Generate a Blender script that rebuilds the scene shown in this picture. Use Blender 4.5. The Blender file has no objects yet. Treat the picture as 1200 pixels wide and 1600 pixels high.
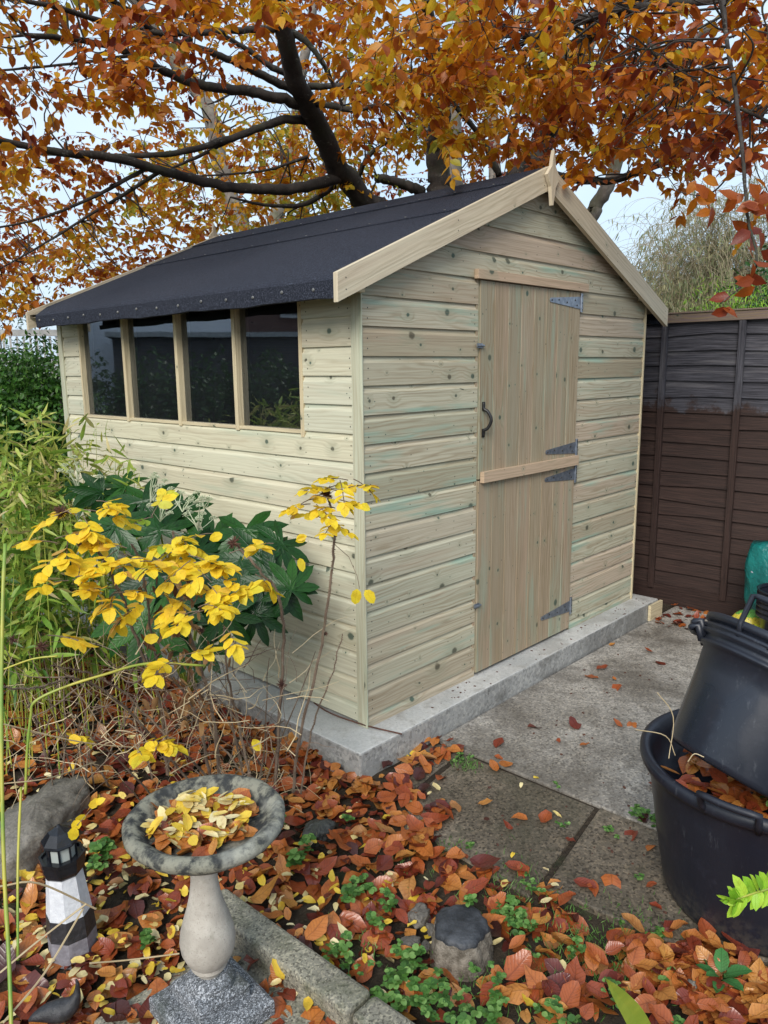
import bpy, math, random
import numpy as np
from mathutils import Vector, Matrix
R = math.radians
random.seed(7); rng = np.random.default_rng(11)
sc = bpy.context.scene
col = sc.collection
# ------------------------------------------------------------------ camera
CAM = np.array([-2.1113, -2.086, 1.4644]); FPX, PITCH, YAW, ROLL = 1197.66, .1866, .8163, -.0106
_f = np.array([math.sin(YAW)*math.cos(PITCH), math.cos(YAW)*math.cos(PITCH), -math.sin(PITCH)])
_r = np.cross(_f, [0, 0, 1.]); _r /= np.linalg.norm(_r); _u = np.cross(_r, _f)
_r, _u = math.cos(ROLL)*_r+math.sin(ROLL)*_u, -math.sin(ROLL)*_r+math.cos(ROLL)*_u
cd = bpy.data.cameras.new('camera'); cam = bpy.data.objects.new('camera', cd); col.objects.link(cam)
cd.sensor_fit = 'VERTICAL'; cd.sensor_height = 24; cd.lens = 24*FPX/1600; cd.clip_end = 500; cd.clip_start = .05
cam.matrix_world = Matrix(((_r[0], _u[0], -_f[0], CAM[0]), (_r[1], _u[1], -_f[1], CAM[1]), (_r[2], _u[2], -_f[2], CAM[2]), (0, 0, 0, 1)))
sc.camera = cam
def at(x, y, d):
    """survey helper: world position of something seen in direction (x,y) at depth d metres"""
    return CAM+(_f+_r*(x-600)/FPX+_u*(800-y)/FPX)*d
def onz(x, y, z):
    v = _f+_r*(x-600)/FPX+_u*(800-y)/FPX
    return CAM+v*(z-CAM[2])/v[2]
# ------------------------------------------------------------------ world, sun, exposure
SUN_EL, SUN_AZ = R(36), R(243)     # azimuth clockwise from +Y: light comes from behind-left of the viewer
w = bpy.data.worlds.new('World'); sc.world = w; w.use_nodes = True
nt = w.node_tree; nt.nodes.clear()
sky = nt.nodes.new('ShaderNodeTexSky'); sky.sky_type = 'NISHITA'; sky.sun_disc = False
sky.sun_elevation = SUN_EL; sky.sun_rotation = SUN_AZ; sky.air_density = 1.2; sky.dust_density = 3
bg1 = nt.nodes.new('ShaderNodeBackground'); bg1.inputs[1].default_value = .10
bg2 = nt.nodes.new('ShaderNodeBackground'); bg2.inputs[1].default_value = 1.0
tc = nt.nodes.new('ShaderNodeTexCoord'); nz = nt.nodes.new('ShaderNodeTexNoise'); nz.inputs['Scale'].default_value = 2.2; nz.inputs['Detail'].default_value = 5
rp = nt.nodes.new('ShaderNodeValToRGB'); rp.color_ramp.elements[0].position = .35; rp.color_ramp.elements[1].position = .7
rp.color_ramp.elements[0].color = (.40, .53, .68, 1); rp.color_ramp.elements[1].color = (.56, .655, .74, 1)
add = nt.nodes.new('ShaderNodeMixShader'); add.inputs[0].default_value = .82
out = nt.nodes.new('ShaderNodeOutputWorld')
L = nt.links
L.new(sky.outputs[0], bg1.inputs[0]); L.new(tc.outputs['Generated'], nz.inputs['Vector']); L.new(nz.outputs[0], rp.inputs[0])
L.new(rp.outputs[0], bg2.inputs[0]); L.new(bg1.outputs[0], add.inputs[1]); L.new(bg2.outputs[0], add.inputs[2]); L.new(add.outputs[0], out.inputs[0])
sd = bpy.data.lights.new('sun', 'SUN'); sd.energy = 2.1; sd.angle = R(28); sd.color = (1, .95, .88)
so = bpy.data.objects.new('sun', sd); col.objects.link(so)
sdir = Vector((math.sin(SUN_AZ)*math.cos(SUN_EL), math.cos(SUN_AZ)*math.cos(SUN_EL), math.sin(SUN_EL)))
so.rotation_euler = sdir.to_track_quat('Z', 'Y').to_euler(); so.location = (-6, -6, 8)
sc.view_settings.view_transform = 'Standard'; sc.view_settings.look = 'None'; sc.view_settings.gamma = 1; sc.view_settings.exposure = .78
sc.cycles.max_bounces = 6; sc.cycles.transparent_max_bounces = 12; sc.cycles.sample_clamp_indirect = 4
# ------------------------------------------------------------------ material kit
class NB:
    def __init__(s, name):
        s.m = bpy.data.materials.new(name); s.m.use_nodes = True; s.t = s.m.node_tree; s.t.nodes.clear()
        s.out = s.t.nodes.new('ShaderNodeOutputMaterial')
    def node(s, ty, **kw):
        n = s.t.nodes.new('ShaderNode'+ty)
        for k, v in kw.items(): setattr(n, k, v)
        return n
    def put(s, sock, v):
        if v is None: return
        if hasattr(v, 'is_output') or isinstance(v, bpy.types.NodeSocket): s.t.links.new(v, sock)
        else:
            if isinstance(v, (tuple, list)) and len(v) == 3 and sock.type == 'RGBA': v = (*v, 1)
            sock.default_value = v
    def obj(s): return s.node('TexCoord').outputs['Object']
    def uv(s): return s.node('TexCoord').outputs['UV']
    def attr(s, n): return s.node('Attribute', attribute_name=n).outputs['Fac']
    def sep(s, v):
        n = s.node('SeparateXYZ'); s.put(n.inputs[0], v); return n.outputs
    def xyz(s, x, y, z=0.):
        n = s.node('CombineXYZ')
        for i, q in enumerate((x, y, z)): s.put(n.inputs[i], q)
        return n.outputs[0]
    def M(s, op, a, b=None, c=None, clamp=False):
        n = s.node('Math', operation=op); n.use_clamp = clamp
        for i, q in enumerate((a, b, c)): s.put(n.inputs[i], q)
        return n.outputs[0]
    def V(s, op, a, b=None):
        n = s.node('VectorMath', operation=op); s.put(n.inputs[0], a); s.put(n.inputs[1], b)
        return n.outputs['Value'] if op in ('LENGTH', 'DISTANCE') else n.outputs[0]
    def noise(s, v, scale, detail=3, rough=.55, dist=0.):
        n = s.node('TexNoise'); s.put(n.inputs['Vector'], v); n.inputs['Scale'].default_value = scale
        n.inputs['Detail'].default_value = detail; n.inputs['Roughness'].default_value = rough; n.inputs['Distortion'].default_value = dist
        return n.outputs[0]
    def vor(s, v, scale, feature='F1', rand=1.):
        n = s.node('TexVoronoi', feature=feature); s.put(n.inputs['Vector'], v); n.inputs['Scale'].default_value = scale
        n.inputs['Randomness'].default_value = rand; return n
    def ramp(s, f, stops, interp='LINEAR'):
        n = s.node('ValToRGB'); cr = n.color_ramp; cr.interpolation = interp
        while len(cr.elements) < len(stops): cr.elements.new(.5)
        for e, (p, c) in zip(cr.elements, stops):
            e.position = p; e.color = (c, c, c, 1) if isinstance(c, (int, float)) else (*c, 1)
        s.put(n.inputs[0], f); return n.outputs[0]
    def ss(s, f, a, b):
        n = s.node('MapRange', interpolation_type='SMOOTHSTEP'); s.put(n.inputs[0], f)
        n.inputs[1].default_value = a; n.inputs[2].default_value = b; n.clamp = True; return n.outputs[0]
    def mix(s, f, a, b, mode='MIX'):
        n = s.node('MixRGB', blend_type=mode); s.put(n.inputs[0], f); s.put(n.inputs[1], a); s.put(n.inputs[2], b); return n.outputs[0]
    def bump(s, h, strength=.3, dist=.01, normal=None):
        n = s.node('Bump'); n.inputs['Strength'].default_value = strength; n.inputs['Distance'].default_value = dist
        s.put(n.inputs['Height'], h); s.put(n.inputs['Normal'], normal); return n.outputs[0]
    def bsdf(s, color, rough=.6, bump=None, metal=0., spec=.5, coat=0.):
        n = s.node('BsdfPrincipled'); s.put(n.inputs['Base Color'], color); s.put(n.inputs['Roughness'], rough)
        s.put(n.inputs['Metallic'], metal); s.put(n.inputs['Normal'], bump); n.inputs['Specular IOR Level'].default_value = spec
        n.inputs['Coat Weight'].default_value = coat
        return n.outputs[0]
    def done(s, sh): s.t.links.new(sh, s.out.inputs[0]); return s.m
def wood_mat(name, cols, green=.5, knots=1., dark=(.065, .055, .035), grain=.45, tint=1.0, streak=.5):
    b = NB(name); u, v, _ = b.sep(b.uv()); bid = b.attr('bid')
    kv = b.xyz(b.M('MULTIPLY', u, 3.6), b.M('MULTIPLY', v, 9.))
    vo = b.vor(kv, 1.); dl = b.V('MULTIPLY', b.V('SUBTRACT', kv, vo.outputs['Position']), (1/3.6, 1/9.*1.15, 0))
    dk = b.M('ADD', b.V('LENGTH', dl), b.M('MULTIPLY', b.M('SUBTRACT', b.noise(b.xyz(b.M('MULTIPLY', u, 90.), b.M('MULTIPLY', v, 110.)), 1., 2), .5), .006))
    rsz = b.sep(vo.outputs['Color'])
    ksel = b.M('LESS_THAN', rsz[0], .66*knots)
    krad = b.M('MULTIPLY_ADD', b.M('POWER', rsz[1], 2.), .0075, .0030)
    krad = b.M('MULTIPLY_ADD', b.M('POWER', rsz[1], 5.), .009, krad); rel = b.M('DIVIDE', dk, krad)
    kmask = b.M('MULTIPLY', b.ss(rel, 1.25, .6), ksel)
    halo = b.M('MULTIPLY', b.M('MULTIPLY', b.ss(rel, 6., .5), ksel), 1.)
    n1 = b.noise(b.xyz(b.M('MULTIPLY', u, 1.1), b.M('MULTIPLY', v, 9.)), 1., 3)
    ph = b.M('ADD', b.M('ADD', b.M('MULTIPLY', v, 330.), b.M('MULTIPLY', n1, 46.)), b.M('MULTIPLY', halo, 7.))
    rings = b.M('MULTIPLY_ADD', b.M('SINE', ph), .5, .5)
    fine = b.noise(b.xyz(b.M('MULTIPLY', u, 2.4), b.M('MULTIPLY', v, 210.)), 1., 4, .62)
    med = b.noise(b.xyz(b.M('MULTIPLY', u, 1.6), b.M('MULTIPLY', v, 30.)), 1., 4, .6)
    c = b.ramp(bid, cols, 'LINEAR')
    g = b.M('MULTIPLY', b.M('POWER', rings, 2.2), b.ss(n1, .32, .6))
    c = b.mix(b.M('MULTIPLY', g, grain), c, (.26, .20, .12))
    c = b.mix(b.M('MULTIPLY', b.ss(fine, .44, .66), .6*grain), c, (.20, .155, .095))
    c = b.mix(b.M('MULTIPLY', b.ss(med, .5, .8), streak*.55), c, (.28, .21, .13))
    gn = b.noise(b.xyz(b.M('MULTIPLY', u, 1.3), b.M('MULTIPLY', v, 14.), bid), 1., 4, .6)
    gm = b.M('MULTIPLY', b.ss(gn, .52, .70), green)
    c = b.mix(gm, c, (.25, .37, .29))
    pn = b.noise(b.xyz(b.M('MULTIPLY', u, .9), b.M('MULTIPLY', v, 11.), b.M('ADD', bid, 7.)), 1., 3, .6)
    c = b.mix(b.M('MULTIPLY', b.ss(pn, .52, .72), .5*grain*1.4), c, (.38, .27, .19))
    c = b.mix(b.M('MULTIPLY', halo, .35), c, (.24, .25, .17))
    kc = b.mix(rsz[2], dark, (.03, .075, .06))
    c = b.mix(b.M('MULTIPLY', kmask, .85), c, kc)
    c = b.mix(1., c, (tint, tint, tint), 'MULTIPLY')
    kv2 = b.xyz(b.M('MULTIPLY', u, 9.), b.M('MULTIPLY', v, 17.)); vo2 = b.vor(kv2, 1.)
    d2 = b.V('LENGTH', b.V('MULTIPLY', b.V('SUBTRACT', kv2, vo2.outputs['Position']), (1/14., 1/17., 0))); r2 = b.sep(vo2.outputs['Color'])
    k2 = b.M('MULTIPLY', b.ss(d2, .0034, .0012), b.M('LESS_THAN', r2[0], .17*knots))
    c = b.mix(b.M('MULTIPLY', k2, .85), c, b.mix(r2[1], (.04, .03, .02), (.03, .09, .07)))
    vein = b.M('POWER', b.ss(b.noise(b.xyz(b.M('MULTIPLY', u, 1.2), b.M('MULTIPLY', v, 95.)), 1., 3, .6), .54, .68), 1.5)
    c = b.mix(b.M('MULTIPLY', vein, .7*grain), c, (.20, .15, .095))
    h = b.M('ADD', b.M('MULTIPLY', rings, .4), b.M('MULTIPLY', fine, .8))
    return b.done(b.bsdf(c, b.M('MULTIPLY_ADD', fine, .25, .55), b.bump(h, .25, .002), spec=.3))
def leaf_mat(name, stops, trans=.35, gloss=.45, vein=.35, spec=.4, spots=.0):
    b = NB(name); tone = b.attr('tone'); u, v, _ = b.sep(b.uv())
    c = b.ramp(tone, stops)
    au = b.M('ABSOLUTE', u)
    mid = b.ss(au, .10, .02)
    sv = b.M('POWER', b.M('MULTIPLY_ADD', b.M('SINE', b.M('MULTIPLY', b.M('SUBTRACT', v, b.M('MULTIPLY', au, .22)), 52.)), .5, .5), 4.)
    vm = b.M('MULTIPLY', b.M('MAXIMUM', mid, b.M('MULTIPLY', sv, .55)), vein)
    n = b.noise(b.obj(), 38., 4, .6)
    c = b.mix(b.M('MULTIPLY', b.ss(n, .45, .75), .5), c, b.mix(1., c, (.55, .36, .28), 'MULTIPLY'))
    if spots: c = b.mix(b.M('MULTIPLY', b.ss(b.noise(b.obj(), 160., 2), .62, .70), spots), c, (.05, .03, .02))
    c = b.mix(vm, c, b.mix(1., c, (.45, .42, .4), 'MULTIPLY'))
    p = b.bsdf(c, gloss, b.bump(b.M('ADD', vm, n), .35, .003), spec=spec)
    t = b.node('BsdfTranslucent'); b.put(t.inputs[0], c)
    m = b.node('MixShader'); m.inputs[0].default_value = trans; b.t.links.new(p, m.inputs[1]); b.t.links.new(t.outputs[0], m.inputs[2])
    return b.done(m.outputs[0])
def simple(name, c1, c2, scale=20, rough=.6, bump=.3, bd=.004, metal=0., spec=.5, coord='obj', detail=6, lo=.35, hi=.68):
    b = NB(name); v = b.obj() if coord == 'obj' else b.uv()
    n = b.noise(v, scale, detail, .6); n2 = b.noise(v, scale*6.3, 3, .6)
    c = b.mix(b.ss(n, lo, hi), c1, c2); c = b.mix(b.M('MULTIPLY', n2, .3), c, b.mix(1., c, (.5, .5, .5), 'MULTIPLY'))
    return b.done(b.bsdf(c, rough, b.bump(b.M('ADD', n, b.M('MULTIPLY', n2, .5)), bump, bd), metal, spec))
MT = {}
PALE = [(0, (.58, .55, .40)), (.3, (.54, .53, .41)), (.6, (.50, .50, .38)), (.8, (.54, .50, .37)), (1, (.60, .57, .42))]
GAB = [(0, (.50, .45, .33)), (.2, (.45, .44, .33)), (.4, (.47, .37, .28)), (.6, (.36, .35, .25)), (.8, (.48, .46, .35)), (1, (.33, .28, .19))]
MT['side'] = wood_mat('pale_treated_pine', PALE, green=.3, knots=1.1, grain=.27, streak=.28)
MT['gable'] = wood_mat('treated_pine', GAB, green=.85, knots=1.35, grain=.58, streak=.4)
MT['door'] = wood_mat('door_pine', [(0, (.35, .30, .22)), (.3, (.34, .255, .175)), (.6, (.27, .26, .19)), (.8, (.37, .295, .20)), (1, (.22, .18, .125))], green=.4, knots=1.1, grain=1.1, streak=1.6)
MT['batten'] = wood_mat('batten_pine', [(0, (.50, .36, .25)), (1, (.44, .33, .23))], green=.0, knots=.4, grain=.4)
MT['barge'] = wood_mat('barge_pine', [(0, (.60, .51, .37)), (1, (.56, .49, .36))], green=.06, knots=.5, grain=.35, streak=.3)
MT['mull'] = wood_mat('mullion_pine', [(0, (.56, .47, .30)), (1, (.58, .50, .33))], green=.06, knots=.4, grain=.4)
MT['trim'] = wood_mat('trim_pine', [(0, (.46, .46, .34)), (1, (.47, .48, .36))], green=.4, knots=.3, grain=.4)
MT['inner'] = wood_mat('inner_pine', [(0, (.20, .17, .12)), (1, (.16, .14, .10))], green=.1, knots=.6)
def felt():
    b = NB('roofing_felt'); o = b.obj(); n = b.noise(o, 170., 3, .85); n2 = b.noise(o, 2.2, 4, .6)
    c = b.ramp(n, [(.3, (.005, .006, .010)), (.5, (.020, .023, .034)), (.70, (.085, .095, .125))])
    c = b.mix(b.M('MULTIPLY', n2, .5), c, b.mix(1., c, (.55, .6, .7), 'MULTIPLY'))
    return b.done(b.bsdf(c, .8, b.bump(b.M('ADD', n, b.M('MULTIPLY', n2, 1.5)), .8, .003), spec=.18))
MT['felt'] = felt()
MT['steel'] = simple('galvanised_steel', (.20, .23, .28), (.33, .37, .43), 40, .42, .1, .001, .75)
MT['iron'] = simple('black_iron', (.012, .012, .013), (.02, .02, .02), 60, .4, .2, .001, .2)
MT['nail'] = simple('nail_head', (.16, .16, .15), (.28, .28, .27), 90, .45, .1, .001, .6)
MT['nailhole'] = simple('sunken_nail', (.035, .04, .035), (.08, .08, .07), 90, .6, .1, .001, .3)
def glass():
    b = NB('window_glass'); fr = b.node('Fresnel'); fr.inputs[0].default_value = 2.7
    n = b.noise(b.obj(), 1.3, 2); b.put(fr.inputs[1], b.bump(n, .06, .02))
    t = b.node('BsdfTransparent'); t.inputs[0].default_value = (.72, .76, .78, 1)
    g = b.node('BsdfGlossy'); g.inputs[0].default_value = (.85, .92, 1, 1); g.inputs[1].default_value = .02; b.put(g.inputs['Normal'], b.bump(n, .06, .02))
    df = b.node('BsdfDiffuse'); df.inputs[0].default_value = (.5, .55, .62, 1); h = b.node('MixShader'); b.put(h.inputs[0], b.M('MULTIPLY_ADD', b.noise(b.obj(), 3., 5), .03, .004)); b.t.links.new(t.outputs[0], h.inputs[1]); b.t.links.new(df.outputs[0], h.inputs[2]); t = h
    m = b.node('MixShader'); b.put(m.inputs[0], fr.outputs[0]); b.t.links.new(t.outputs[0], m.inputs[1]); b.t.links.new(g.outputs[0], m.inputs[2])
    return b.done(m.outputs[0])
MT['glass'] = glass()
def concrete(name, lo, hi, dark, speck=.5, sc_=1.):
    b = NB(name); o = b.obj()
    n = b.noise(o, 2.3*sc_, 6, .6); g = b.vor(o, 130*sc_); g2 = b.noise(o, 75*sc_, 5, .75); n3 = b.noise(o, 9*sc_, 5, .65)
    c = b.mix(b.ss(n, .36, .62), lo, hi)
    gv = b.sep(g.outputs['Color'])[0]
    c = b.mix(b.M('MULTIPLY', b.ss(gv, .62, .95), speck), c, b.mix(1., c, (1.7, 1.65, 1.55), 'MULTIPLY'))
    c = b.mix(b.M('MULTIPLY', b.ss(gv, .35, .02), speck*1.1), c, b.mix(1., c, (.35, .34, .33), 'MULTIPLY'))
    c = b.mix(b.M('MULTIPLY', b.ss(n3, .5, .72), .65), c, dark)
    c = b.mix(b.M('MULTIPLY', b.ss(g2, .55, .72), .6), c, b.mix(1., c, (.4, .4, .4), 'MULTIPLY'))
    n5 = b.noise(o, 1.1*sc_, 5, .7, 1.5); c = b.mix(b.M('MULTIPLY', b.ss(n5, .50, .64), .5), c, dark)
    n6 = b.noise(o, 28*sc_, 5, .8); c = b.mix(b.M('MULTIPLY', b.ss(n6, .60, .68), .7), c, b.mix(1., c, (.28, .26, .24), 'MULTIPLY'))
    h = b.M('ADD', b.M('ADD', b.M('MULTIPLY', g2, 1.), b.M('MULTIPLY', gv, .5)), b.M('MULTIPLY', n6, .6))
    return b.done(b.bsdf(c, b.M('MULTIPLY_ADD', n, .45, .32), b.bump(h, .7, .004), spec=.4))
MT['conc'] = concrete('concrete_apron', (.165, .150, .130), (.33, .31, .28), (.09, .078, .064), .65)
MT['paver'] = concrete('old_paving', (.095, .078, .058), (.18, .15, .115), (.045, .042, .026), .8)
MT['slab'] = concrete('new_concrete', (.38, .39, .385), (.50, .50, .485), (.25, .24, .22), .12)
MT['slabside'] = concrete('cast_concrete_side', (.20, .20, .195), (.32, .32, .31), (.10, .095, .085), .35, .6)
MT['kerb'] = concrete('mossy_edging', (.17, .16, .13), (.26, .25, .2), (.08, .09, .05), .8, 1.6)
MT['rock'] = concrete('weathered_rock', (.10, .09, .078), (.19, .175, .15), (.05, .045, .035), .35, 1.2)
MT['darkrock'] = concrete('dark_rock', (.035, .037, .035), (.06, .065, .05), (.03, .035, .02), .4, 1.4)
def soilm():
    b = NB('soil'); o = b.obj(); n = b.noise(o, 3., 6, .65); n2 = b.noise(o, 60., 5, .75); n3 = b.noise(o, .25, 3)
    c = b.mix(b.ss(n, .35, .65), (.028, .021, .015), (.055, .042, .028))
    c = b.mix(b.M('MULTIPLY', b.ss(n2, .45, .7), .6), c, (.10, .075, .05))
    c = b.mix(b.M('MULTIPLY', b.ss(b.noise(o, 7., 3), .55, .7), .5), c, (.035, .055, .02))
    return b.done(b.bsdf(c, .85, b.bump(b.M('ADD', n2, n), .9, .02), spec=.25))
MT['soil'] = soilm()
def barkm(name, c1, c2, moss):
    b = NB(name); o = b.obj(); n = b.noise(o, 9., 5, .6); n2 = b.noise(b.V('MULTIPLY', o, (1, 1, .35)), 55., 4, .7)
    c = b.mix(b.ss(n, .35, .65), c1, c2); c = b.mix(b.M('MULTIPLY', b.ss(n2, .5, .75), .5), c, b.mix(1., c, (.4, .4, .4), 'MULTIPLY'))
    c = b.mix(b.M('MULTIPLY', b.ss(b.noise(o, 4., 4), .5, .7), .6), c, moss)
    c = b.mix(b.M('MULTIPLY', b.ss(b.noise(b.V('MULTIPLY', o, (1., 1., 2.2)), 17., 5, .7), .60, .68), .55), c, (.22, .23, .19))
    return b.done(b.bsdf(c, .8, b.bump(b.M('ADD', n, n2), .6, .012), spec=.3))
MT['bark'] = barkm('beech_bark', (.028, .023, .020), (.055, .045, .038), (.045, .05, .028))
MT['palebark'] = barkm('pale_bark', (.15, .13, .11), (.24, .21, .18), (.12, .13, .07))
MT['twig'] = barkm('dry_twig', (.10, .07, .052), (.19, .14, .10), (.10, .08, .05))
MT['straw'] = simple('dry_straw', (.42, .32, .18), (.55, .45, .28), 12, .7, .2)
AUT = [(0, (.10, .018, .014)), (.2, (.24, .040, .016)), (.42, (.42, .105, .014)), (.62, (.60, .21, .012)), (.8, (.70, .38, .018)), (.93, (.68, .48, .035)), (1, (.45, .45, .06))]
MT['aut'] = leaf_mat('beech_leaves', AUT, .54, .38, .25)
LIT = [(0, (.035, .014, .012)), (.14, (.11, .022, .016)), (.3, (.22, .042, .018)), (.5, (.33, .085, .022)), (.72, (.42, .15, .035)), (.88, (.48, .22, .05)), (1, (.30, .14, .06))]
MT['litter'] = leaf_mat('fallen_leaves', LIT, .10, .30, .5, .5, .35)
CRM = [(0, (.62, .42, .04)), (.4, (.72, .52, .06)), (.55, (.66, .55, .25)), (1, (.72, .64, .38))]
MT['cream'] = leaf_mat('fallen_yellow_leaves', CRM, .15, .4, .15, .4, .15)
MT['rose'] = leaf_mat('rose_leaves', [(0, (.30, .45, .05)), (.15, (.68, .62, .05)), (.5, (.90, .68, .04)), (.8, (.86, .60, .045)), (1, (.60, .37, .11))], .4, .45, .22, .3, .12)
MT['bamboo'] = leaf_mat('bamboo_leaves', [(0, (.05, .13, .02)), (.35, (.15, .29, .035)), (.65, (.30, .42, .06)), (.88, (.50, .52, .13)), (1, (.56, .46, .24))], .35, .45, .1)
MT['fatsia'] = leaf_mat('fatsia_leaves', [(0, (.005, .026, .006)), (.6, (.013, .060, .010)), (1, (.04, .13, .015))], .12, .30, .6, .25)
MT['shrub'] = leaf_mat('shrub_leaves', [(0, (.012, .045, .010)), (.5, (.045, .14, .02)), (1, (.14, .30, .05))], .3, .4, .1)
MT['weed'] = leaf_mat('weed_leaves', [(0, (.035, .10, .02)), (.5, (.08, .20, .035)), (1, (.20, .36, .10))], .25, .5, .3)
MT['lime'] = leaf_mat('bright_leaves', [(0, (.14, .34, .02)), (.5, (.28, .54, .04)), (1, (.45, .66, .06))], .3, .35, .3)
MT['willow'] = leaf_mat('willow_leaves', [(0, (.10, .15, .07)), (.5, (.22, .25, .12)), (1, (.36, .32, .17))], .4, .6, .0)
MT['umbel'] = simple('pale_green_umbel', (.40, .45, .28), (.52, .55, .38), 30, .8)
MT['greenstem'] = simple('green_cane', (.16, .28, .04), (.45, .40, .06), 5, .45, .1)
MT['hip'] = simple('dried_flower_head', (.06, .022, .015), (.12, .05, .03), 40, .8)
# ------------------------------------------------------------------ object kit
def tag(o, label=None, cat=None, group=None, kind=None):
    for k, v in (('label', label), ('category', cat), ('group', group), ('kind', kind)):
        if v: o[k] = v
    return o
def empty(name, loc, label, cat, group=None):
    o = bpy.data.objects.new(name, None); o.empty_display_size = .05; o.location = [float(q) for q in loc]; col.objects.link(o)
    return tag(o, label, cat, group)
def link(name, me, mats, parent=None, smooth=False):
    o = bpy.data.objects.new(name, me); col.objects.link(o)
    for m in mats: me.materials.append(MT[m] if isinstance(m, str) else m)
    if parent is not None:
        o.parent = parent; o.matrix_parent_inverse = Matrix.Translation(-Vector(parent_loc(parent)))
    if smooth: me.shade_smooth() if hasattr(me, 'shade_smooth') else None
    return o
def parent_loc(p): return Vector(p.location)
class MB:
    def __init__(s): s.v = []; s.f = []; s.uv = []; s.b = []; s.mi = []
    def poly(s, pts, uvs=None, bid=.5, mi=0):
        i = len(s.v); s.v += [tuple(float(c) for c in p) for p in pts]; s.f.append(tuple(range(i, i+len(pts))))
        s.uv += [tuple(q) for q in (uvs or [(0, 0)]*len(pts))]; s.b.append(bid); s.mi.append(mi)
    def box(s, a, b, grain=0, rot=None, bid=None, mi=0, org=None):
        """axis-aligned a..b; grain axis gets u; rot: 3x3 Matrix about org"""
        bid = random.random() if bid is None else bid
        a = Vector(a); b = Vector(b); ou, ov = random.random()*40, random.random()*40
        o = Vector(org) if org is not None else (a+b)/2
        c = [Vector((x, y, z)) for x in (a.x, b.x) for y in (a.y, b.y) for z in (a.z, b.z)]
        for q in ((0, 1, 3, 2), (4, 6, 7, 5), (0, 4, 5, 1), (2, 3, 7, 6), (0, 2, 6, 4), (1, 5, 7, 3)):
            pts = [c[k] for k in q]; uvs = []
            oth = [ax for ax in range(3) if ax != grain]
            d = [max(p[ax] for p in pts)-min(p[ax] for p in pts) for ax in range(3)]
            va = max(oth, key=lambda ax: d[ax])
            if d[grain] < 1e-9: uvs = [(p[oth[0]]*.12+ou, p[oth[1]]+ov) for p in pts]
            else: uvs = [(p[grain]+ou, p[va]+ov) for p in pts]
            if rot is not None: pts = [o+rot@(p-o) for p in pts]
            s.poly(pts, uvs, bid, mi)
    def tube(s, pts, rad, n=7, mi=0, caps=True):
        pts = [Vector([float(c) for c in p]) for p in pts]; m = len(pts)
        rad = [rad]*m if isinstance(rad, (int, float)) else rad
        base = len(s.v); up = Vector((0, 0, 1)); prev = None
        for i, p in enumerate(pts):
            t = (pts[min(i+1, m-1)]-pts[max(i-1, 0)])
            t = t.normalized() if t.length > 1e-9 else Vector((0, 0, 1))
            if prev is None:
                a = t.cross(up); a = a.normalized() if a.length > .05 else t.cross(Vector((1, 0, 0))).normalized()
            else:
                a = prev-t*prev.dot(t); a.normalize()
            prev = a; b_ = t.cross(a)
            for k in range(n):
                an = 2*math.pi*k/n; s.v.append(tuple(p+(a*math.cos(an)+b_*math.sin(an))*rad[i]))
        for i in range(m-1):
            for k in range(n):
                k2 = (k+1) % n
                s.f.append((base+i*n+k, base+i*n+k2, base+(i+1)*n+k2, base+(i+1)*n+k)); s.b.append(.5); s.mi.append(mi)
                s.uv += [(i*.1, k/n), (i*.1, (k+1)/n), (i*.1+.1, (k+1)/n), (i*.1+.1, k/n)]
        if caps:
            for st, rev in ((base, True), (base+(m-1)*n, False)):
                q = list(range(st, st+n)); q = q[::-1] if rev else q
                s.f.append(tuple(q)); s.b.append(.5); s.mi.append(mi); s.uv += [(0, 0)]*n
    def lathe(s, prof, n=48, c=(0, 0, 0), mi=0, M=None, fn=None):
        base = len(s.v); c = Vector(c)
        for (r, z) in prof:
            for k in range(n):
                a = 2*math.pi*k/n; rr = r*(fn(a, z) if fn else 1)
                p = Vector((rr*math.cos(a), rr*math.sin(a), z)); p = M@p if M is not None else p
                s.v.append(tuple(p+c))
        for i in range(len(prof)-1):
            for k in range(n):
                k2 = (k+1) % n; s.f.append((base+i*n+k, base+i*n+k2, base+(i+1)*n+k2, base+(i+1)*n+k)); s.b.append(.5); s.mi.append(mi)
                s.uv += [(k/n, i/8), ((k+1)/n, i/8), ((k+1)/n, (i+1)/8), (k/n, (i+1)/8)]
    def build(s, name, mats, parent=None, smooth=False, bevel=0):
        me = bpy.data.meshes.new(name); me.from_pydata(s.v, [], s.f); me.update()
        ul = me.uv_layers.new(name='UVMap'); ul.data.foreach_set('uv', np.array(s.uv, dtype=np.float32).ravel())
        at_ = me.attributes.new('bid', 'FLOAT', 'FACE'); at_.data.foreach_set('value', np.array(s.b, dtype=np.float32))
        mats = mats if isinstance(mats, (list, tuple)) else [mats]
        me.polygons.foreach_set('material_index', np.array(s.mi, dtype=np.int32))
        if smooth: me.polygons.foreach_set('use_smooth', np.ones(len(s.f), dtype=bool))
        o = link(name, me, mats, parent)
        if bevel:
            import bmesh
            bm = bmesh.new(); bm.from_mesh(me); bmesh.ops.remove_doubles(bm, verts=bm.verts, dist=1e-5)
            bm.to_mesh(me); bm.free()
            md = o.modifiers.new('bevel', 'BEVEL'); md.width = bevel; md.segments = 2; md.limit_method = 'ANGLE'; md.angle_limit = R(40)
        return o
TPL = {
 'beech': ([0, .3, .65, 1], [0, .46, .42, 0]),
 'fine': ([0, .14, .38, .62, .84, 1], [0, .30, .50, .46, .25, 0]),
 'lance': ([0, .25, .6, 1], [.05, .5, .42, 0]),
 'oval': ([0, .15, .45, .8, 1], [0, .36, .5, .36, 0]),
 'lobe': ([0, .2, .55, .8, 1], [.16, .34, .5, .34, 0]),
 'round': ([0, .2, .5, .82, 1], [.05, .42, .52, .42, .1]),
}
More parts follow.
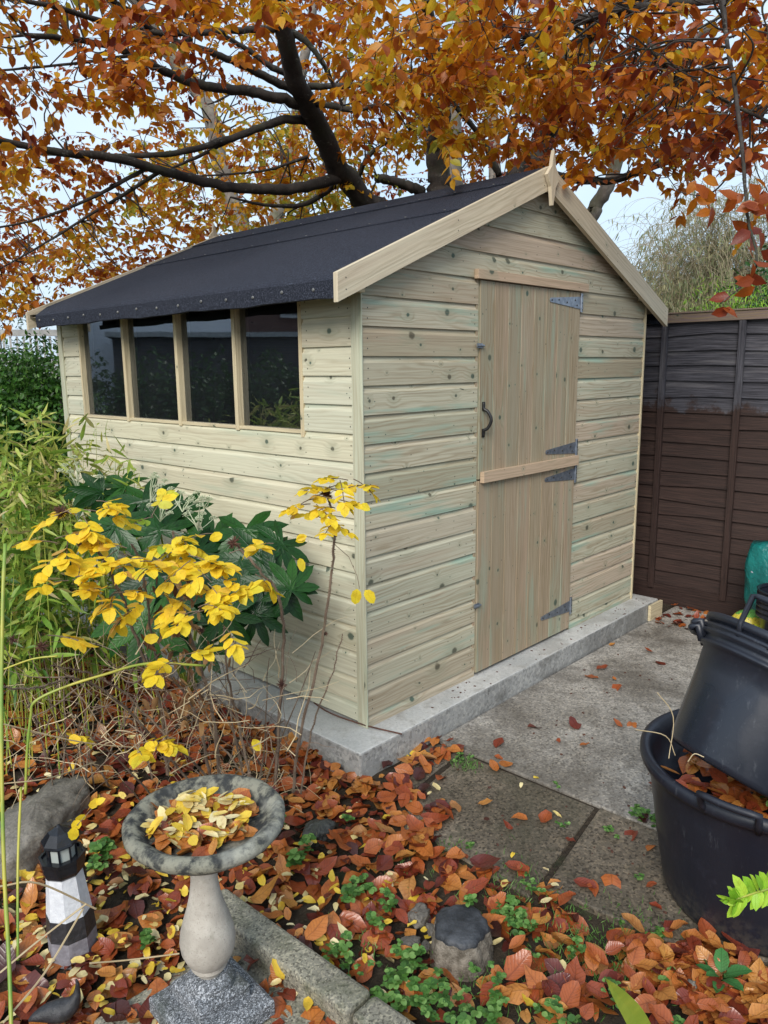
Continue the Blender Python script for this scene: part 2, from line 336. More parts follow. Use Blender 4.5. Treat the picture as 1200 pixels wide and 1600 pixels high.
def leaves(name, P, D, Nn, Ln, Wd, mat, parent=None, tpl='beech', fold=.25, curl=0., tone=None, rag=.06, crump=0.):
    """one mesh of many single leaves; every argument an array over the leaves"""
    P = np.asarray(P, float); N_ = len(P); D = np.asarray(D, float); Nn = np.asarray(Nn, float)
    D = D/np.linalg.norm(D, axis=1)[:, None]; S = np.cross(D, Nn); S /= (np.linalg.norm(S, axis=1)[:, None]+1e-9); Nn = np.cross(S, D)
    one = np.ones(N_); Ln = Ln*one; Wd = Wd*one; fold = fold*one; curl = curl*one
    tone = rng.random(N_) if tone is None else np.clip(tone, 0, 1)
    st, hw = TPL[tpl]; k = len(st); X = []; Y = []; faces = []; idx = []
    for i in range(k):
        if hw[i] == 0: X.append(0); Y.append(st[i]); idx.append((len(X)-1,)*3)
        else:
            X += [-hw[i], 0, hw[i]]; Y += [st[i]]*3; idx.append((len(X)-3, len(X)-2, len(X)-1))
    for i in range(k-1):
        a, b = idx[i], idx[i+1]
        for h in (0, 1):
            f = [a[h], a[h+1], b[h+1], b[h]]; g = []
            for q in f:
                if q not in g: g.append(q)
            faces.append(g)
    X = np.array(X); Y = np.array(Y); nv = len(X)
    jit = 1+rng.uniform(-rag, rag, (N_, nv))
    x = X[None]*jit; y = Y[None]*np.ones((N_, 1))
    tw = rng.uniform(-.18, .18, N_)[:, None]
    V = (P[:, None]+D[:, None]*(y*Ln[:, None])[..., None]+S[:, None]*(x*Wd[:, None])[..., None]
         + Nn[:, None]*(fold[:, None]*np.abs(x)*Wd[:, None]+curl[:, None]*Ln[:, None]*y**2+tw*x*Wd[:, None]*y)[..., None])
    if crump: V = V+Nn[:, None]*(rng.normal(0, crump, (N_, nv))*Ln[:, None])[..., None]
    V = V.reshape(-1, 3)
    loops = []; starts = []; tot = 0; li = []; ls = []
    for f in faces: ls.append(len(f)); li += f
    li = np.array(li); ls = np.array(ls)
    L_ = (li[None]+np.arange(N_)[:, None]*nv).ravel(); tots = np.tile(ls, N_); sts = np.concatenate([[0], np.cumsum(tots)[:-1]])
    me = bpy.data.meshes.new(name); me.vertices.add(len(V)); me.vertices.foreach_set('co', V.astype(np.float32).ravel())
    me.loops.add(len(L_)); me.loops.foreach_set('vertex_index', L_.astype(np.int32))
    me.polygons.add(len(tots)); me.polygons.foreach_set('loop_start', sts.astype(np.int32))
    me.update(calc_edges=True); me.validate()
    ul = me.uv_layers.new(name='UVMap'); uvv = np.stack([X*2, Y], 1)[li]; ul.data.foreach_set('uv', np.tile(uvv, (N_, 1)).astype(np.float32).ravel())
    a_ = me.attributes.new('tone', 'FLOAT', 'POINT'); a_.data.foreach_set('value', np.repeat(tone, nv).astype(np.float32))
    me.polygons.foreach_set('use_smooth', np.ones(len(tots), dtype=bool))
    return link(name, me, [mat], parent)
def unit(v): v = np.asarray(v, float); return v/(np.linalg.norm(v, axis=-1, keepdims=True)+1e-12)
def rdir(n): return unit(rng.normal(size=(n, 3)))
def cr(pts, m=6):
    """smooth a polyline of (x,y,z,r) rows (Catmull-Rom)"""
    p = np.asarray(pts, float); p = np.vstack([2*p[0]-p[1], p, 2*p[-1]-p[-2]]); o = []
    for i in range(1, len(p)-2):
        for t in np.linspace(0, 1, m, endpoint=False):
            o.append(.5*((2*p[i])+(-p[i-1]+p[i+1])*t+(2*p[i-1]-5*p[i]+4*p[i+1]-p[i+2])*t*t+(-p[i-1]+3*p[i]-3*p[i+1]+p[i+2])*t**3))
    o.append(p[-2]); return np.array(o)
def hsh(x, y): return math.sin(x*12.9898+y*78.233)*43758.5453 % 1
def vn(x, y):
    xi, yi = math.floor(x), math.floor(y); fx, fy = x-xi, y-yi; fx = fx*fx*(3-2*fx); fy = fy*fy*(3-2*fy)
    return (hsh(xi, yi)*(1-fx)+hsh(xi+1, yi)*fx)*(1-fy)+(hsh(xi, yi+1)*(1-fx)+hsh(xi+1, yi+1)*fx)*fy
G0 = -.11
def inpatio(x, y):
    """paved area south-east of the bed"""
    if x > .27 and y < -.13: return True
    if -.32 < x <= .27 and -.98 < y < -.30-.25*(x < -.1)-.3*max(0, -.12-x): return True
    if -.22 < x <= .27 and -1.42 < y <= -.98: return True
    return False
def gz(x, y):
    b = (vn(x*3.1+9, y*3.1)-.5)*.035+(vn(x*11, y*11+4)-.5)*.014
    if inpatio(x, y): return G0-.010
    return G0-.012+b-.02*max(0, min(1, (-.55-x)*2))
# ------------------------------------------------------------------ ground
gxs = sorted(set([round(v, 3) for v in list(np.arange(-3, 3.2, .05))+list(np.arange(3.5, 12, 1.))+list(np.arange(-12, -3, 1.))+[-200, -100, -50, -25, 25, 50, 100, 200]]))
gys = gxs
V = [(x, y, gz(x, y) if abs(x) < 3.3 and abs(y) < 3.3 else G0-.02) for y in gys for x in gxs]; nx = len(gxs)
me = bpy.data.meshes.new('ground'); me.from_pydata(V, [], [(j*nx+i, j*nx+i+1, (j+1)*nx+i+1, (j+1)*nx+i) for j in range(len(gys)-1) for i in range(nx-1)])
me.polygons.foreach_set('use_smooth', np.ones(len(me.polygons), dtype=bool))
tag(link('ground', me, ['soil']), kind='structure')
def slabm(name, poly, z0, z1, mats, bevel=.006):
    m = MB(); n = len(poly)
    m.poly([(x, y, z1) for x, y in poly]); m.poly([(x, y, z0) for x, y in poly][::-1])
    for i in range(n):
        a, b = poly[i], poly[(i+1) % n]
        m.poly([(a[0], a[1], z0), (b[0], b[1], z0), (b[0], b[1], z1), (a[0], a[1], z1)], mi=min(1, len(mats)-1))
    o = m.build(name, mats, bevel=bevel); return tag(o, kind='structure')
slabm('patio', [(.262, -.150), (.275, -3.6), (2.76, -3.6), (2.76, -.150)], G0-.08, G0+.002, ['conc'])
slabm('paving', [(-.30, -.44), (-.10, -.36), (.245, -.31), (.250, -.90), (-.315, -.985)], G0-.08, G0-.003, ['paver'])
slabm('paving', [(-.25, -1.0), (.255, -.918), (.262, -1.75), (-.10, -1.62), (-.22, -1.36)], G0-.08, G0+.003, ['paver'])
slabm('paving', [(-.10, -.33), (.02, -.160), (.245, -.160), (.243, -.292)], G0-.08, G0-.001, ['paver'])
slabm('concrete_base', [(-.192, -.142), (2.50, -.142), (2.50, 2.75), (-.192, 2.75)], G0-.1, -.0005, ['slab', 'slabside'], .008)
# ------------------------------------------------------------------ shed
W, LL, TOPZ, SL, CX = 2.385, 2.53, 2.3685, .4218, 1.177
def ztop(x): return TOPZ-SL*abs(x-CX)
shed = empty('garden_shed', (0, 0, 0), 'pressure treated timber garden shed with black felt roof and stable door on a concrete base', 'shed')
PROF = [(0, .004), (.0005, .0145), (.0860, .0145), (.0900, .0125), (.0960, .0085), (.1040, .0060), (.1125, .0050)]
def shiplap(m, og, al, ou, z0, k0, k1, span, nails=True, zmin=-9, mi=0):
    og, al, ou = Vector(og), Vector(al), Vector(ou)
    for k in range(k0, k1):
        zb = z0+.112*k; bid = random.random(); o1, o2 = random.random()*60, random.random()*60
        rows = []
        for dz, dd in PROF:
            z = max(zb+dz, zmin); s0, s1 = span(z)
            rows.append((z, dd, s0, s1))
        if rows[-1][3]-rows[-1][2] < .02: continue
        acc = 0
        for (za, da, a0, a1), (zb_, db, b0, b1) in zip(rows, rows[1:]):
            st = math.hypot(zb_-za, db-da)
            P = [og+al*a0+ou*da+Vector((0, 0, za)), og+al*a1+ou*da+Vector((0, 0, za)), og+al*b1+ou*db+Vector((0, 0, zb_)), og+al*b0+ou*db+Vector((0, 0, zb_))]
            m.poly(P, [(a0+o1, acc+o2), (a1+o1, acc+o2), (b1+o1, acc+st+o2), (b0+o1, acc+st+o2)], bid, mi); acc += st
        if nails:
            s0, s1 = span(zb+.05); xs = [s0+.03, s1-.03]+([ (s0+s1)/2+random.uniform(-.03, .03)] if s1-s0 > 1.2 else [])
            for xx in xs:
                for zz in (.028, .066):
                    c = og+al*(xx+random.uniform(-.004, .004))+ou*.0151+Vector((0, 0, zb+zz)); r = .0031
                    if c.z < zmin+.01: continue
                    m.poly([c+al*r*math.cos(a)+Vector((0, 0, r*math.sin(a))) for a in [i*math.pi/3 for i in range(6)]], None, .5, mi+1)
wt = lambda z: ztop(0)-.045
m = MB()
def clip(a, b):
    return lambda z: (max(a, CX-(TOPZ-.035-z)/SL), min(b, CX+(TOPZ-.035-z)/SL)) if z > ztop(0)-.035 else (a, b)
shiplap(m, (0, 0, 0), (1, 0, 0), (0, -1, 0), .051, -1, 16, clip(-.0172, .712), zmin=.0)
shiplap(m, (0, 0, 0), (1, 0, 0), (0, -1, 0), .051, -1, 16, clip(1.602, W-.012), zmin=.0)
shiplap(m, (0, 0, 0), (1, 0, 0), (0, -1, 0), .051, 16, 21, clip(-.0172, W-.004))
m.build('gable_wall', ['gable', 'nailhole'], shed)
m = MB()
shiplap(m, (0, 0, 0), (0, 1, 0), (-1, 0, 0), .090, -1, 10, lambda z: (.03, LL-.03), zmin=.012)
shiplap(m, (0, 0, 0), (0, 1, 0), (-1, 0, 0), .090, 10, 15, lambda z: (.03, .335))
shiplap(m, (0, 0, 0), (0, 1, 0), (-1, 0, 0), .090, 10, 15, lambda z: (2.285, LL-.03))
m.build('side_wall', ['side', 'nailhole'], shed)
m = MB()   # far and rear walls, inner lining, floor
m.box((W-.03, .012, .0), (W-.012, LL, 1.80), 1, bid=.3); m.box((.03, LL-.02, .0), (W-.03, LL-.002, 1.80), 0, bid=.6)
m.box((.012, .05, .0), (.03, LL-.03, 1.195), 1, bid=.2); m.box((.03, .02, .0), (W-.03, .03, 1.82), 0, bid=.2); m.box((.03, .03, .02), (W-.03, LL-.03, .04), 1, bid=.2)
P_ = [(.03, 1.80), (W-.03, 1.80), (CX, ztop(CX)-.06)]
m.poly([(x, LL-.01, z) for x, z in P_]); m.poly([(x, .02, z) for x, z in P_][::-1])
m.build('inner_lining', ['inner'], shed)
m = MB(); m.box((-.0235, -.0175, .0), (-.0175, -.001, 1.765), 2, bid=.9); m.box((-.0235, -.0005, .0), (-.012, .040, 1.765), 2); m.build('corner_trim', ['trim'], shed, bevel=.0015)
m = MB(); m.box((-.0235, LL-.045, .0), (-.012, LL+.004, 1.735), 2); m.build('corner_trim', ['trim'], shed, bevel=.0015)
m = MB(); m.box((W-.014, -.020, .0), (W+.002, .03, 1.82), 2); m.build('corner_trim', ['mull'], shed, bevel=.0015)
# roof
roof = MB()
YA, YB, YE = -.052, LL+.028, LL-.105
def sheet(x0, x1, lift, th=.004):
    for sgn in (1, -1):
        q = [(x0, ztop(x0)+lift), (x1, ztop(x1)+lift)]
        for (xa, za), (xb, zb) in zip(q, q[1:]):
            A = lambda x: x if sgn == 1 else 2*CX-x
            if xa < -.1:
                xm = -.06; zm = za+(zb-za)*(xm-xa)/(xb-xa)
                P = [(A(xa), YA, za), (A(xb), YA, zb), (A(xb), YB, zb), (A(xm), YB, zm), (A(xa), YE, za)]
            else: P = [(A(xa), YA, za), (A(xb), YA, zb), (A(xb), YB, zb), (A(xa), YB, za)]
            roof.poly(P if sgn == -1 else P[::-1])
            ye = YE if xa < -.1 else YB
            roof.poly([(A(xa), YA, za), (A(xa), ye, za), (A(xa), ye, za-th), (A(xa), YA, za-th)])
sheet(-.165, .66, -.012); sheet(.60, 1.0, -.006); sheet(.962, CX, .001)
for sgn in (1, -1):   # rounded eave with the felt turned down
    A = lambda x: x if sgn == 1 else 2*CX-x
    q = [(-.165, ztop(-.165)-.012), (-.180, ztop(-.18)-.016), (-.188, ztop(-.18)-.026), (-.186, 1.708), (-.170, 1.706), (-.165, 1.73)]
    ny = 24
    for (xa, za), (xb, zb) in zip(q, q[1:]):
        for j in range(ny):
            y0, y1 = YA+(YE-YA)*j/ny, YA+(YE-YA)*(j+1)/ny
            wv = lambda y, z: .003*math.sin(y*9)+.002*math.sin(y*23) if z < 1.72 else 0
            roof.poly([(A(xa), y0, za+wv(y0, za)), (A(xa), y1, za+wv(y1, za)), (A(xb), y1, zb+wv(y1, zb)), (A(xb), y0, zb+wv(y0, zb))])
rf = roof.build('roof', ['felt'], shed)
m = MB()      # boards below the felt
for sgn in (1, -1):
    A = lambda x: x if sgn == 1 else 2*CX-x
    q = [(-.163, ztop(-.163)-.020), (CX, ztop(CX)-.020)]; q2 = [(x, z-.018) for x, z in q]
    m.poly([(A(q2[0][0]), YA, q2[0][1]), (A(q2[1][0]), YA, q2[1][1]), (A(q2[1][0]), YB, q2[1][1]), (A(q2[0][0]), YB, q2[0][1])], [(0, 0), (0, 1.4), (2.5, 1.4), (2.5, 0)], .3)
    m.poly([(A(q[0][0]), YA, q[0][1]), (A(q[1][0]), YA, q[1][1]), (A(q[1][0]), YB, q[1][1]), (A(q[0][0]), YB, q[0][1])][::-1], None, .3)
    for yy in (YA, YB): m.poly([(A(q[0][0]), yy, q[0][1]), (A(q2[0][0]), yy, q2[0][1]), (A(q2[1][0]), yy, q2[1][1]), (A(q[1][0]), yy, q[1][1])], None, .3)
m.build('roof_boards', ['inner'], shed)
m = MB()
for i in range(14):
    y = .06+i*.178; m.lathe([(.0, .004), (.005, .0035), (.007, 0)], 8, (-.1890, y, 1.742+.004*math.sin(i*2)), M=Matrix.Rotation(R(-90), 3, 'Y'))
for xx, lf in ((.615, -.002), (.975, .005)):
    for i in range(11):
        y = .1+i*.225; m.lathe([(.0, .003), (.004, .0025), (.0055, 0)], 8, (xx, y, ztop(xx)+lf-.003))
m.build('felt_nail', ['nail'], shed)['kind'] = 'stuff'
m = MB()     # purlin ends
m.box((2.26, -.05, 1.83), (2.33, -.02, 1.87), 1); m.build('purlin', ['mull'], shed); m = MB(); m.box((-.10, -.05, 1.735), (-.035, -.023, 1.765), 1); m.build('purlin', ['mull'], shed)
def barge(sgn, y0, y1):
    m = MB(); A = (lambda x: x) if sgn == 1 else (lambda x: 2*CX-x)
    x0, x1 = (-.197 if y0 < 1 else -.178), CX-.010; dv = .103; o1 = random.random()*9
    fr = [(x0, ztop(x0)-.001+.004), (x1, ztop(x1)+.004), (x1, ztop(x1)-dv), (x0, ztop(x0)-dv+.004)]
    P0 = [(A(x), y0, z) for x, z in fr]; P1 = [(A(x), y1, z) for x, z in fr]
    uv = [(o1, .1), (o1+1.45, .1), (o1+1.45, 0), (o1, 0)]
    m.poly(P0[::-1] if sgn == 1 else P0, uv[::-1] if sgn == 1 else uv); m.poly(P1 if sgn == 1 else P1[::-1], uv if sgn == 1 else uv[::-1])
    for i in range(4):
        j = (i+1) % 4; m.poly([P0[i], P0[j], P1[j], P1[i]], [(o1, 0), (o1+(1.4 if i % 2 == 0 else .1), 0), (o1+(1.4 if i % 2 == 0 else .1), .02), (o1, .02)])
    for k in (.03, .5, .97):
        x = x0+(x1-x0)*k; z = ztop(x)-.05
        for dz in (-.02, .02):
            m.poly([(A(x)+.003*math.cos(a), y0-.0005 if y0 < 1 else y1+.0005, z+dz+.003*math.sin(a)) for a in [i*math.pi/3 for i in range(6)]], None, .5, 1)
    return m.build('barge_board', ['barge', 'nailhole'], shed, bevel=.0015)
barge(1, -.076, -.054); barge(-1, -.077, -.055); barge(1, LL+.030, LL+.050); barge(-1, LL+.030, LL+.050)
for y0, y1 in ((-.098, -.080), (LL+.053, LL+.07)):
    m = MB(); fr = [(0, .1225), (.010, .085), (.016, .052), (.030, .036), (.054, .010), (.034, -.020), (.020, -.038), (.012, -.075), (.004, -.118)]
    cz = 2.312; pr = fr+[(-x, z) for x, z in fr[::-1] if x > 0]
    if y0 > 1: pr = [(x*.8, z*.8) for x, z in pr]; cz = 2.36
    P0 = [(CX-.008+x, y0, cz+z) for x, z in pr]; P1 = [(CX-.008+x, y1, cz+z) for x, z in pr]
    uv = [(z+5, x+3) for x, z in pr]
    m.poly(P0, uv); m.poly(P1[::-1], uv[::-1])
    for i in range(len(pr)):
        j = (i+1) % len(pr); m.poly([P0[i], P1[i], P1[j], P0[j]], [(0, 0), (0, .02), (.1, .02), (.1, 0)])
    m.build('finial', ['barge'], shed)
# door frame, header, upper and lower door leaves
m = MB(); m.box((.700, -.012, .0), (.716, .02, 1.84), 2); m.box((1.598, -.012, .0), (1.608, .02, 1.84), 2); m.build('door_frame', ['door'], shed)
m = MB(); m.box((.678, -.0385, 1.838), (1.646, -.0155, 1.878), 0); m.build('header_board', ['batten'], shed, bevel=.0015)
def leafdoor(z0, z1, bids):
    d = MB(); n = 8; xs = np.linspace(.716, 1.590, n+1)
    for i in range(n):
        a, b = xs[i], xs[i+1]; bid = bids[i]; ou, ov = random.random()*50, random.random()*50; g = .0028
        prof = [(a, .0185), (a+g, .0225), (b-g, .0225), (b, .0185)]
        for (xa, ya), (xb, yb) in zip(prof, prof[1:]):
            d.poly([(xa, -ya, z0), (xb, -yb, z0), (xb, -yb, z1), (xa, -ya, z1)], [(z0+ou, xa-a+ov), (z0+ou, xb-a+ov), (z1+ou, xb-a+ov), (z1+ou, xa-a+ov)], bid)
    d.poly([(xs[0], -.017, z1), (xs[-1], -.017, z1), (xs[-1], .004, z1), (xs[0], .004, z1)]); d.poly([(xs[0], -.017, z0), (xs[0], .004, z0), (xs[-1], .004, z0), (xs[-1], -.017, z0)])
    d.poly([(xs[0], -.017, z0), (xs[0], -.017, z1), (xs[0], .004, z1), (xs[0], .004, z0)], [(z0, 0), (z1, 0), (z1, .02), (z0, .02)]); d.poly([(xs[-1], -.017, z0), (xs[-1], .004, z0), (xs[-1], .004, z1), (xs[-1], -.017, z1)])
    return d.build('door', ['door'], shed)
d1 = leafdoor(.955, 1.834, [.65, .25, .5, .1, .7, .4, .65, .75]); d1['label'] = 'upper leaf of the stable door with black pull handle'
d2 = leafdoor(.018, .948, [.35, .9, .2, .3, .85, .25, .7, .1]); d2['label'] = 'lower leaf of the stable door'
m = MB(); m.box((.728, -.046, .938), (1.592, -.0235, .989), 0, rot=Matrix.Rotation(R(0), 3, 'Y')); m.build('door_rail', ['batten'], d1, bevel=.0015)
def hinge(d, zc, flip=False):
    m = MB(); x1 = 1.585; y = -.0235
    pr = [(1.292, -.010), (1.285, .0), (1.292, .010), (1.57, .030), (1.583, .030), (1.583, -.030), (1.57, -.030)]
    P0 = [(x, y-.0025, zc+z) for x, z in pr]; P1 = [(x, y, zc+z) for x, z in pr]
    m.poly(P0[::-1]); 
    for i in range(len(pr)):
        j = (i+1) % len(pr); m.poly([P0[i], P0[j], P1[j], P1[i]])
    m.tube([(1.589, y-.004, zc-.047), (1.589, y-.004, zc+.047)], .0055, 10)
    m.box((1.594, y-.0015, zc-.046), (1.612, y+.007, zc+.046), 2)
    for x, z in ((1.305, 0), (1.37, .004), (1.45, -.005), (1.53, .010), (1.55, -.014)):
        m.lathe([(0, .003), (.004, .0025), (.005, 0)], 8, (x, y-.0025, zc+z), 1, M=Matrix.Rotation(R(90), 3, 'X'))
    for z in (-.034, 0, .034): m.lathe([(0, .003), (.0035, .002), (.004, 0)], 8, (1.605, y-.0015, zc+z), 1, M=Matrix.Rotation(R(90), 3, 'X'))
    m.build('hinge', ['steel', 'iron'], d)
hinge(d1, 1.782); hinge(d1, 1.030); hinge(d2, .888); hinge(d2, .144)
m = MB(); hp = [(.745, -.0245, 1.303), (.745, -.027, 1.275), (.752, -.045, 1.262), (.758, -.060, 1.225), (.752, -.045, 1.188), (.745, -.027, 1.176), (.745, -.0245, 1.150)]
m.tube(cr(np.array(hp), 5), .0075, 8); m.box((.736, -.0275, 1.268), (.755, -.0235, 1.306), 2); m.box((.736, -.0275, 1.147), (.755, -.0235, 1.185), 2)
m.build('door_handle', ['iron'], d1, smooth=True)
for z, d in ((1.554, d1), (.356, d2)):
    m = MB(); m.box((.690, -.030, z-.010), (.728, -.0235, z+.010), 0); m.tube([(.684, -.032, z), (.735, -.032, z)], .005, 8); m.build('bolt', ['steel'], d)
# window
wy0, wy1, wz0, wz1 = .335, 2.285, 1.212, 1.765
win = MB(); win.box((-.016, wy0-.004, wz0-.015), (.060, wy1+.004, wz0-.001), 1); win.box((.03, wy0, wz0), (.07, wy0+.02, wz1), 2)
win.box((-.017, wy1-.016, wz0), (.070, wy1, wz1), 2); win.box((-.017, wy0-.002, wz0-.03), (.03, wy0+.018, wz1), 2); win.box((-.005, wy0, wz1-.01), (.07, wy1, wz1+.03), 1)
wo = win.build('window', ['mull'], shed, bevel=.001)
for yc in (1.772, 1.262, .790):
    m = MB(); m.box((-.020, yc-.012, wz0-.022), (.060, yc+.012, wz1), 2); m.build('mullion', ['mull'], wo, bevel=.0015)
ed = [wy0+.018, .790-.012, .790+.012, 1.262-.012, 1.262+.012, 1.772-.012, 1.772+.012, wy1-.016]
for i in range(0, 8, 2):
    m = MB(); a, b = ed[i]-.001, ed[i+1]+.001; m.poly([(.012, a, wz0-.001), (.012, a, wz1), (.012, b, wz1), (.012, b, wz0-.001)]); m.build('pane', ['glass'], wo)
# ------------------------------------------------------------------ fence
def fencem():
    b = NB('fence_wood'); u, v, _ = b.sep(b.uv()); bid = b.attr('bid'); o = b.sep(b.obj())
    fine = b.noise(b.xyz(b.M('MULTIPLY', u, 4.), b.M('MULTIPLY', v, 160.)), 1., 5, .7); med = b.noise(b.xyz(b.M('MULTIPLY', u, 2.), b.M('MULTIPLY', v, 22.)), 1., 4)
    up = b.mix(b.ss(fine, .35, .7), (.022, .022, .029), (.105, .105, .125)); up = b.mix(b.M('MULTIPLY', b.ss(med, .5, .7), .5), up, (.17, .165, .175))
    lo = b.mix(b.ss(fine, .3, .75), (.016, .009, .0075), (.056, .030, .024)); lo = b.mix(b.M('MULTIPLY', b.ss(med, .55, .7), .5), lo, (.062, .037, .029))
    edge = b.M('ADD', o[2], b.M('MULTIPLY', b.noise(b.obj(), 3.6, 5, .75), .5))
    c = b.mix(b.ss(edge, 1.50, 1.44), up, lo)
    c = b.mix(b.M('MULTIPLY', bid, .35), c, b.mix(1., c, (.55, .55, .6), 'MULTIPLY'))
    return b.done(b.bsdf(c, .65, b.bump(b.M('ADD', fine, med), .5, .003), spec=.35))
MT['fence'] = fencem()
FT = 1.775
def fence_panel(y0, y1, label, n=4, z0=-.06, zt=FT):
    f = empty('wooden_fence', (2.8, (y0+y1)/2, G0), label, 'fence', 'dark lapped fence panels beyond the shed')
    m = MB(); k = 0; z = z0+.07
    while z < zt-.05:
        zz = min(z+.118, zt-.03); wob = [random.uniform(-.010, .010) for _ in range(7)]; bid = random.random(); ou, ov = random.random()*30, random.random()*30
        ys = np.linspace(y0, y1, 7)
        for i in range(6):
            a, b = ys[i], ys[i+1]
            m.poly([(2.814, a, zz), (2.814, b, zz), (2.796, b, z+wob[i+1]), (2.796, a, z+wob[i])][::-1], [(a+ou, .12+ov), (b+ou, .12+ov), (b+ou, ov), (a+ou, ov)][::-1], bid)
            m.poly([(2.796, a, z+wob[i]), (2.796, b, z+wob[i+1]), (2.806, b, z+wob[i+1]), (2.806, a, z+wob[i])], None, bid)
        z += .096
    m.box((2.814, y0, z0), (2.82, y1, zt-.02), 1, bid=.8)
    m.build('lapped_boards', ['fence'], f)
    for i in range(n+1):
        yy = y0+(y1-y0)*i/n; yy = min(max(yy, y0+.019), y1-.019)
        m = MB(); m.box((2.772, yy-.019, z0+.04), (2.796, yy+.019, zt-.055), 2)
        for q in range(7):
            zz = z0+.2+q*.25; m.poly([(2.7715, yy+.003*math.cos(a), zz+.003*math.sin(a)) for a in [i_*math.pi/3 for i_ in range(6)]][::-1], None, .9)
        m.build('batten', ['fence'], f, bevel=.0015)
    m = MB(); m.box((2.768, y0, zt-.055), (2.797, y1, zt-.002), 1, bid=0); m.box((2.760, y0, zt), (2.83, y1, zt+.010), 1, bid=0); m.build('top_rail', ['fencerail'], f, bevel=.002)
    m = MB(); m.box((2.785, y0, G0-.05), (2.81, y1, z0+.075), 1, bid=.9); m.build('gravel_board', ['fence'], f)
    return f
MT['fencerail'] = wood_mat('weathered_rail', [(0, (.20, .15, .14)), (1, (.16, .13, .12))], 0, .5, (.02, .02, .02), .9)
fence_panel(-.915, .985, 'dark lapped fence panel right of the shed, half painted brown')
fence_panel(1.09, 2.99, 'dark lapped fence panel hidden behind the shed side')
fence_panel(-2.92, -1.02, 'dark lapped fence panel beside the black tubs, past the right edge')
for y, lb in ((1.037, 'wooden fence post behind the shed'), (-.967, 'wooden fence post behind the compost bags')):
    m = MB(); m.box((2.76, y-.045, G0-.1), (2.85, y+.045, 1.80), 2); tag(m.build('fence_post', ['fence']), lb, 'fence post', 'fence posts')
# ------------------------------------------------------------------ bird bath
def bathm():
    b = NB('lichen_stone'); o = b.obj(); n = b.noise(o, 22., 6, .65); n2 = b.noise(o, 70., 4, .7); n3 = b.noise(o, 8., 4)
    c = b.mix(b.ss(n, .40, .58), (.030, .032, .032), (.21, .205, .16)); c = b.mix(b.M('MULTIPLY', b.ss(n3, .5, .62), .5), c, (.36, .36, .31))
    c = b.mix(b.M('MULTIPLY', b.ss(n2, .5, .7), .6), c, (.06, .06, .06))
    return b.done(b.bsdf(c, .85, b.bump(b.M('ADD', n, n2), .6, .004), spec=.3))
MT['lichen'] = bathm()
def plinthm():
    b = NB('exposed_aggregate'); o = b.obj(); g = b.vor(o, 330.); gv = b.sep(g.outputs['Color'])[0]; n = b.noise(o, 9., 5)
    c = b.ramp(gv, [(0, (.05, .055, .06)), (.5, (.15, .16, .175)), (.8, (.30, .32, .35)), (1, (.5, .52, .55))]); c = b.mix(b.M('MULTIPLY', b.ss(n, .5, .7), .7), c, (.05, .06, .05))
    return b.done(b.bsdf(c, .75, b.bump(g.outputs[0], .8, .004), spec=.4))
MT['plinth'] = plinthm()
def castm():
    b = NB('cast_sandstone'); o = b.obj(); n = b.noise(o, 11., 6, .65); n2 = b.noise(o, 260., 2, .7); n3 = b.noise(o, 30., 5, .7)
    c = b.mix(b.ss(n, .35, .65), (.33, .305, .265), (.45, .42, .37)); c = b.mix(b.M('MULTIPLY', b.ss(n3, .55, .70), .45), c, (.24, .235, .19)); c = b.mix(b.M('MULTIPLY', b.ss(n2, .62, .68), .5), c, (.16, .14, .12))
    return b.done(b.bsdf(c, .85, b.bump(b.M('ADD', n2, n3), .6, .002), spec=.25))
MT['cast'] = castm()
BX, BY, BZ = -1.217, -.642, .013
bb = empty('bird_bath', (BX, BY, BZ-.11), 'stone bird bath with pale baluster stem and lichen covered bowl full of leaves', 'bird bath')
m = MB(); RB = Matrix.Rotation(R(-4), 3, 'Z')
for (h, za, zb, top) in ((.112, -.118, -.070, .100), (.070, -.070, -.026, .062)):
    c = [(x*h, y*h) for x, y in ((-1, -1), (1, -1), (1, 1), (-1, 1))]; zm = zb-.010
    lv = [(1, za), (1, zm), (top/h, zb)]
    for (s0, z0_), (s1, z1_) in zip(lv, lv[1:]):
        for i in range(4):
            a, b = c[i], c[(i+1) % 4]
            m.poly([Vector((BX, BY, BZ))+RB@Vector(q) for q in ((a[0]*s0, a[1]*s0, z0_), (b[0]*s0, b[1]*s0, z0_), (b[0]*s1, b[1]*s1, z1_), (a[0]*s1, a[1]*s1, z1_))])
    m.poly([Vector((BX, BY, BZ))+RB@Vector((a[0]*top/h, a[1]*top/h, zb)) for a in c])
m.lathe([(.062, -.028), (.058, -.012), (.047, .001), (.0, .004)], 32, (BX, BY, BZ))
m.build('plinth', ['plinth'], bb, bevel=.004)
m = MB()
m.lathe([(.030, -.01), (.031, .012), (.040, .016), (.044, .022), (.041, .028), (.043, .031), (.054, .044), (.064, .068), (.067, .092), (.064, .118), (.055, .150), (.045, .182), (.037, .215), (.0325, .248), (.031, .275),
         (.031, .292), (.036, .297), (.039, .304), (.036, .311), (.042, .318), (.050, .326), (.052, .335)], 48, (BX, BY, BZ))
m.build('stem', ['cast'], bb, smooth=True)
m = MB()
m.lathe([(.045, .330), (.085, .341), (.135, .362), (.168, .378), (.182, .390), (.188, .401), (.187, .411), (.180, .419), (.167, .422), (.153, .414), (.145, .408), (.138, .398), (.126, .391), (.095, .386), (0, .384)], 72, (BX+.009, BY-.008, BZ+.004),
        fn=lambda a, z: 1+.010*math.sin(3*a+1)+.006*math.sin(11*a))
m.build('bowl', ['lichen'], bb, smooth=True)
